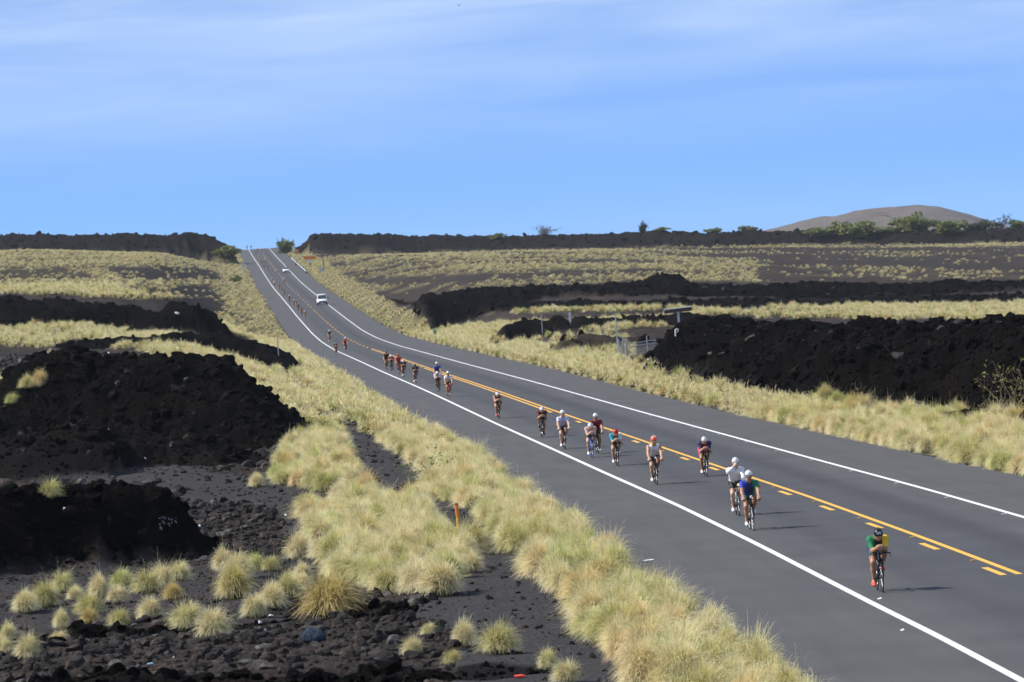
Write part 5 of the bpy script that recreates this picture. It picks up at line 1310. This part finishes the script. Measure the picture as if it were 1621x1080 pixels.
def tree_meshes(seed, w, h, nl, leaf, lmat, sparse=0.0):
    r = np.random.RandomState(seed); V, Fq = [], []; tips = []
    nlb = 7
    for i in range(nlb):
        a = 2 * math.pi * i / nlb + r.rand() * .6; p0 = np.array([r.randn() * .03 * w, r.randn() * .03 * w, -.2 * 1]); d = np.array([math.cos(a) * (.35 + .5 * r.rand()), math.sin(a) * (.35 + .5 * r.rand()), .8])
        rad = .022 * w; p = p0
        for s in range(4):
            q = p + d * h * .2 * np.array([w / h * .8, w / h * .8, 1]); bm_tube(V, Fq, p, q, rad, rad * .72, 5, False); rad *= .72; p = q; tips.append(p.copy()); d = d + r.randn(3) * .28; d[2] = max(d[2], .25)
            for _ in range(2):
                b_ = p + r.randn(3) * np.array([.13 * w, .13 * w, .10 * h]); bm_tube(V, Fq, p, b_, rad * .6, rad * .25, 4, False); tips.append(b_)
    trunk = pmesh('trunk', V, Fq, m_bark)
    tips = np.array(tips); tips[:, 0] *= w * .46 / max(np.abs(tips[:, 0]).max(), 1e-6); tips[:, 1] *= w * .46 / max(np.abs(tips[:, 1]).max(), 1e-6); tips[:, 2] = h * .10 + (tips[:, 2] - tips[:, 2].min()) / max(np.ptp(tips[:, 2]), 1e-6) * h * .84
    cl = np.array([(x, y, z * (1 - .35 * ((x * x + y * y) / (w * .5) ** 2))) for x, y, z in tips])
    c = cl[r.randint(len(cl), size=nl)] + r.randn(nl, 3) * np.array([.055 * w, .055 * w, .06 * h]); c[:, 2] = np.maximum(c[:, 2], .04 * h)
    a = r.randn(nl, 3); a /= np.linalg.norm(a, axis=1)[:, None]; b_ = np.cross(a, r.randn(nl, 3)); b_ /= np.linalg.norm(b_, axis=1)[:, None]
    sz = leaf * (.5 + r.rand(nl))[:, None]
    VV = np.stack([c - a * sz, c - b_ * sz * .55, c + a * sz, c + b_ * sz * .55], 1).reshape(-1, 3)
    return trunk, fast_mesh('crown', VV, np.arange(len(VV)).reshape(-1, 4), [lmat], False)
TREES = [  # px, base y, width px, height px, kind, words
    (862, 372, 32, 16, 2, 'grey thin tree on the skyline left of the dark one'), (1018, 366, 15, 17, 1, 'small dark dense tree alone on the skyline'), (785, 379, 26, 10, 0, 'low green bush on the ridge left of the grey tree'), (1048, 366, 24, 7, 0, 'flat green bush just right of the dark tree'),
    (1130, 366, 28, 6, 0, 'very low green bush between dark tree and hill'), (1185, 366, 28, 10, 0, 'round green bush at the left foot of the hill'), (1297, 374, 42, 15, 0, 'low green tree, leftmost of the group before the hill'), (1330, 372, 48, 22, 0, 'spreading green tree second in the group before the hill'),
    (1360, 376, 54, 28, 0, 'broad bright green tree, largest of the group before the hill'), (1410, 368, 36, 10, 0, 'low bush between the two clumps before the hill'), (1452, 366, 56, 30, 0, 'tall rounded tree in front of the hill summit'), (1500, 370, 50, 22, 0, 'green tree right of the hill summit'),
    (1545, 360, 42, 13, 1, 'dark low tree at the right foot of the hill'), (1583, 354, 26, 14, 2, 'grey bare looking tree near the right edge of the skyline'), (1611, 355, 28, 9, 0, 'green bush at the right edge of the skyline'), (362, 406, 42, 18, 0, 'green bush at the end of the left lava ridge'),
    (452, 390, 24, 14, 0, 'green bush right of the road crest'), (400 - 8, 1, 0, 0, 0, ''), (398 - 24, 447, 16, 12, 0, 'small green bush in the left verge below the white sign'), (1345, 367, 120, 8, 0, 'low hedge of scrub behind the group before the hill')]
tv = {0: [tree_meshes(700 + i, 10, 5, 3200, .36, m_leaf) for i in range(3)], 1: [tree_meshes(720, 8, 8, 2200, .36, m_leafd)], 2: [tree_meshes(730, 9, 5, 480, .26, m_leafg)]}
for i, (x, y, w, h_, k, words) in enumerate(TREES):
    if not words: continue
    p = gp_(x, y, 1100.0); D = min(p[1], 1905.0); X = ray(x, y)[0] * D; s_ = FPX / D
    z = float(ground_at(X, D))
    e = empty('tree' if h_ > 12 else 'bush', (X, D, z - .1), i * 1.3); tag(e, words, 'tree' if h_ > 12 else 'bush')
    top_z = at(x, y - h_, D)[2] - z
    hh = max(top_z, h_ / s_ * .7); tr_, cw = tv[k][i % len(tv[k])]; W0, H0 = {0: (10, 5), 1: (8, 8), 2: (9, 5)}[k]
    e.scale = (w * 1.25 / s_ / W0, w * 1.25 / s_ / W0, hh * 1.12 / H0)
    for nm, me_ in (('trunk', tr_), ('crown', cw)):
        o = bpy.data.objects.new(nm, me_); COL.objects.link(o); o.parent = e
def twig_bush(name, p, w, h_, seed, nbr, leaves, lab, col, lcol, cat='bush'):
    r = np.random.RandomState(seed); V, Fq = [], []; tips = []
    for i in range(nbr):
        q = np.array([r.randn() * .1 * w, r.randn() * .1 * w, -.05]); d = np.array([r.randn() * .55, r.randn() * .4, 1.0]); rad = .014
        for s in range(5):
            q2 = q + d / np.linalg.norm(d) * h_ * .25; bm_tube(V, Fq, q, q2, rad, rad * .75, 5, False); rad *= .75; q = q2; d = d + r.randn(3) * .42
            if s > 0:
                for _ in range(2):
                    t_ = q + r.randn(3) * .16 * w; bm_tube(V, Fq, q, t_, rad * .6, rad * .4, 4, False); tips.append(t_)
            tips.append(q)
    e = empty(name, p); tag(e, lab, cat); mesh_obj('branches', V, Fq, col, e)
    tips = np.array(tips); c = tips[r.randint(len(tips), size=leaves)] + r.randn(leaves, 3) * .04; c = c[c[:, 2] > .05]; n_ = len(c)
    a = r.randn(n_, 3); a /= np.linalg.norm(a, axis=1)[:, None]; b_ = np.cross(a, r.randn(n_, 3)); b_ /= np.linalg.norm(b_, axis=1)[:, None]; sz = (.025 + .03 * r.rand(n_))[:, None]
    VV = np.stack([c - a * sz, c - b_ * sz * .6, c + a * sz, c + b_ * sz * .6], 1).reshape(-1, 3)
    o = bpy.data.objects.new('leaves', fast_mesh('leaves', VV, np.arange(len(VV)).reshape(-1, 4), [lcol], False)); COL.objects.link(o); o.parent = e
m_twig = plain('dry_twig', (.32, .24, .17), .85, vary=.3, scale=9.0)
p = gp_(1600, 668); twig_bush('bush', p, 1.9, 1.9, 5, 12, 420, 'dry twiggy bush against the lava bank at the right edge', m_twig, leaf_mat('dry_leaf', (.30, .29, .08)))
p = gp_(1640, 664); twig_bush('bush', p, 1.6, 2.2, 8, 9, 360, 'second dry bush cut off by the right edge of the picture', m_twig, leaf_mat('dry_leaf_b', (.28, .27, .08)))
p = gp_(672, 766); twig_bush('weed', p, 1.5, 1.25, 9, 9, 260, 'thin green twiggy weed leaning out of the grass towards the road', plain('green_twig', (.16, .17, .06), .8), leaf_mat('weed_leaf', (.14, .20, .05)), 'weed')
# bird
b0 = at(727, 9, 420.0); e = empty('bird', b0); tag(e, 'tiny dark bird high in the sky near the top edge', 'bird')
bv, bq, _ = blob([(np.array([0, -.09, 0]), np.array([0, .10, 0]), .035, .03, 'b'), (np.array([0, -.13, .02]), np.array([0, -.15, .02]), .024, .015, 'b'), (np.array([0, .1, 0]), np.array([0, .2, 0]), .02, .008, 'b')], .012)
o = bpy.data.objects.new('body', fast_mesh('bird_body', bv, bq, [m_dk], True)); COL.objects.link(o); o.parent = e
for s in (-1, 1): quad('wing', [(0, -.06, .02), (s * .12, -.05, .10), (s * .20, .03, .16), (s * .10, .08, .09), (0, .06, .02)], m_dk, e, .008)
# ------------------------------------------------------------------ air
V, Fq = [], []; bm_box(V, Fq, (0, 3600, 32), (15000, 9600, 88))
hz = mesh_obj('haze', V, Fq); tag(hz, 'thin blue sea haze in the distance', 'haze', kind='stuff')
mh = bpy.data.materials.new('haze_air'); mh.use_nodes = True; mn, ml = mh.node_tree.nodes, mh.node_tree.links; mn.clear()
pv = mn.new('ShaderNodeVolumePrincipled'); pv.inputs['Color'].default_value = (.80, .88, 1.0, 1); pv.inputs['Density'].default_value = 3.2e-5; pv.inputs['Anisotropy'].default_value = .2
mo = mn.new('ShaderNodeOutputMaterial'); ml.new(pv.outputs[0], mo.inputs['Volume']); hz.data.materials.append(mh)
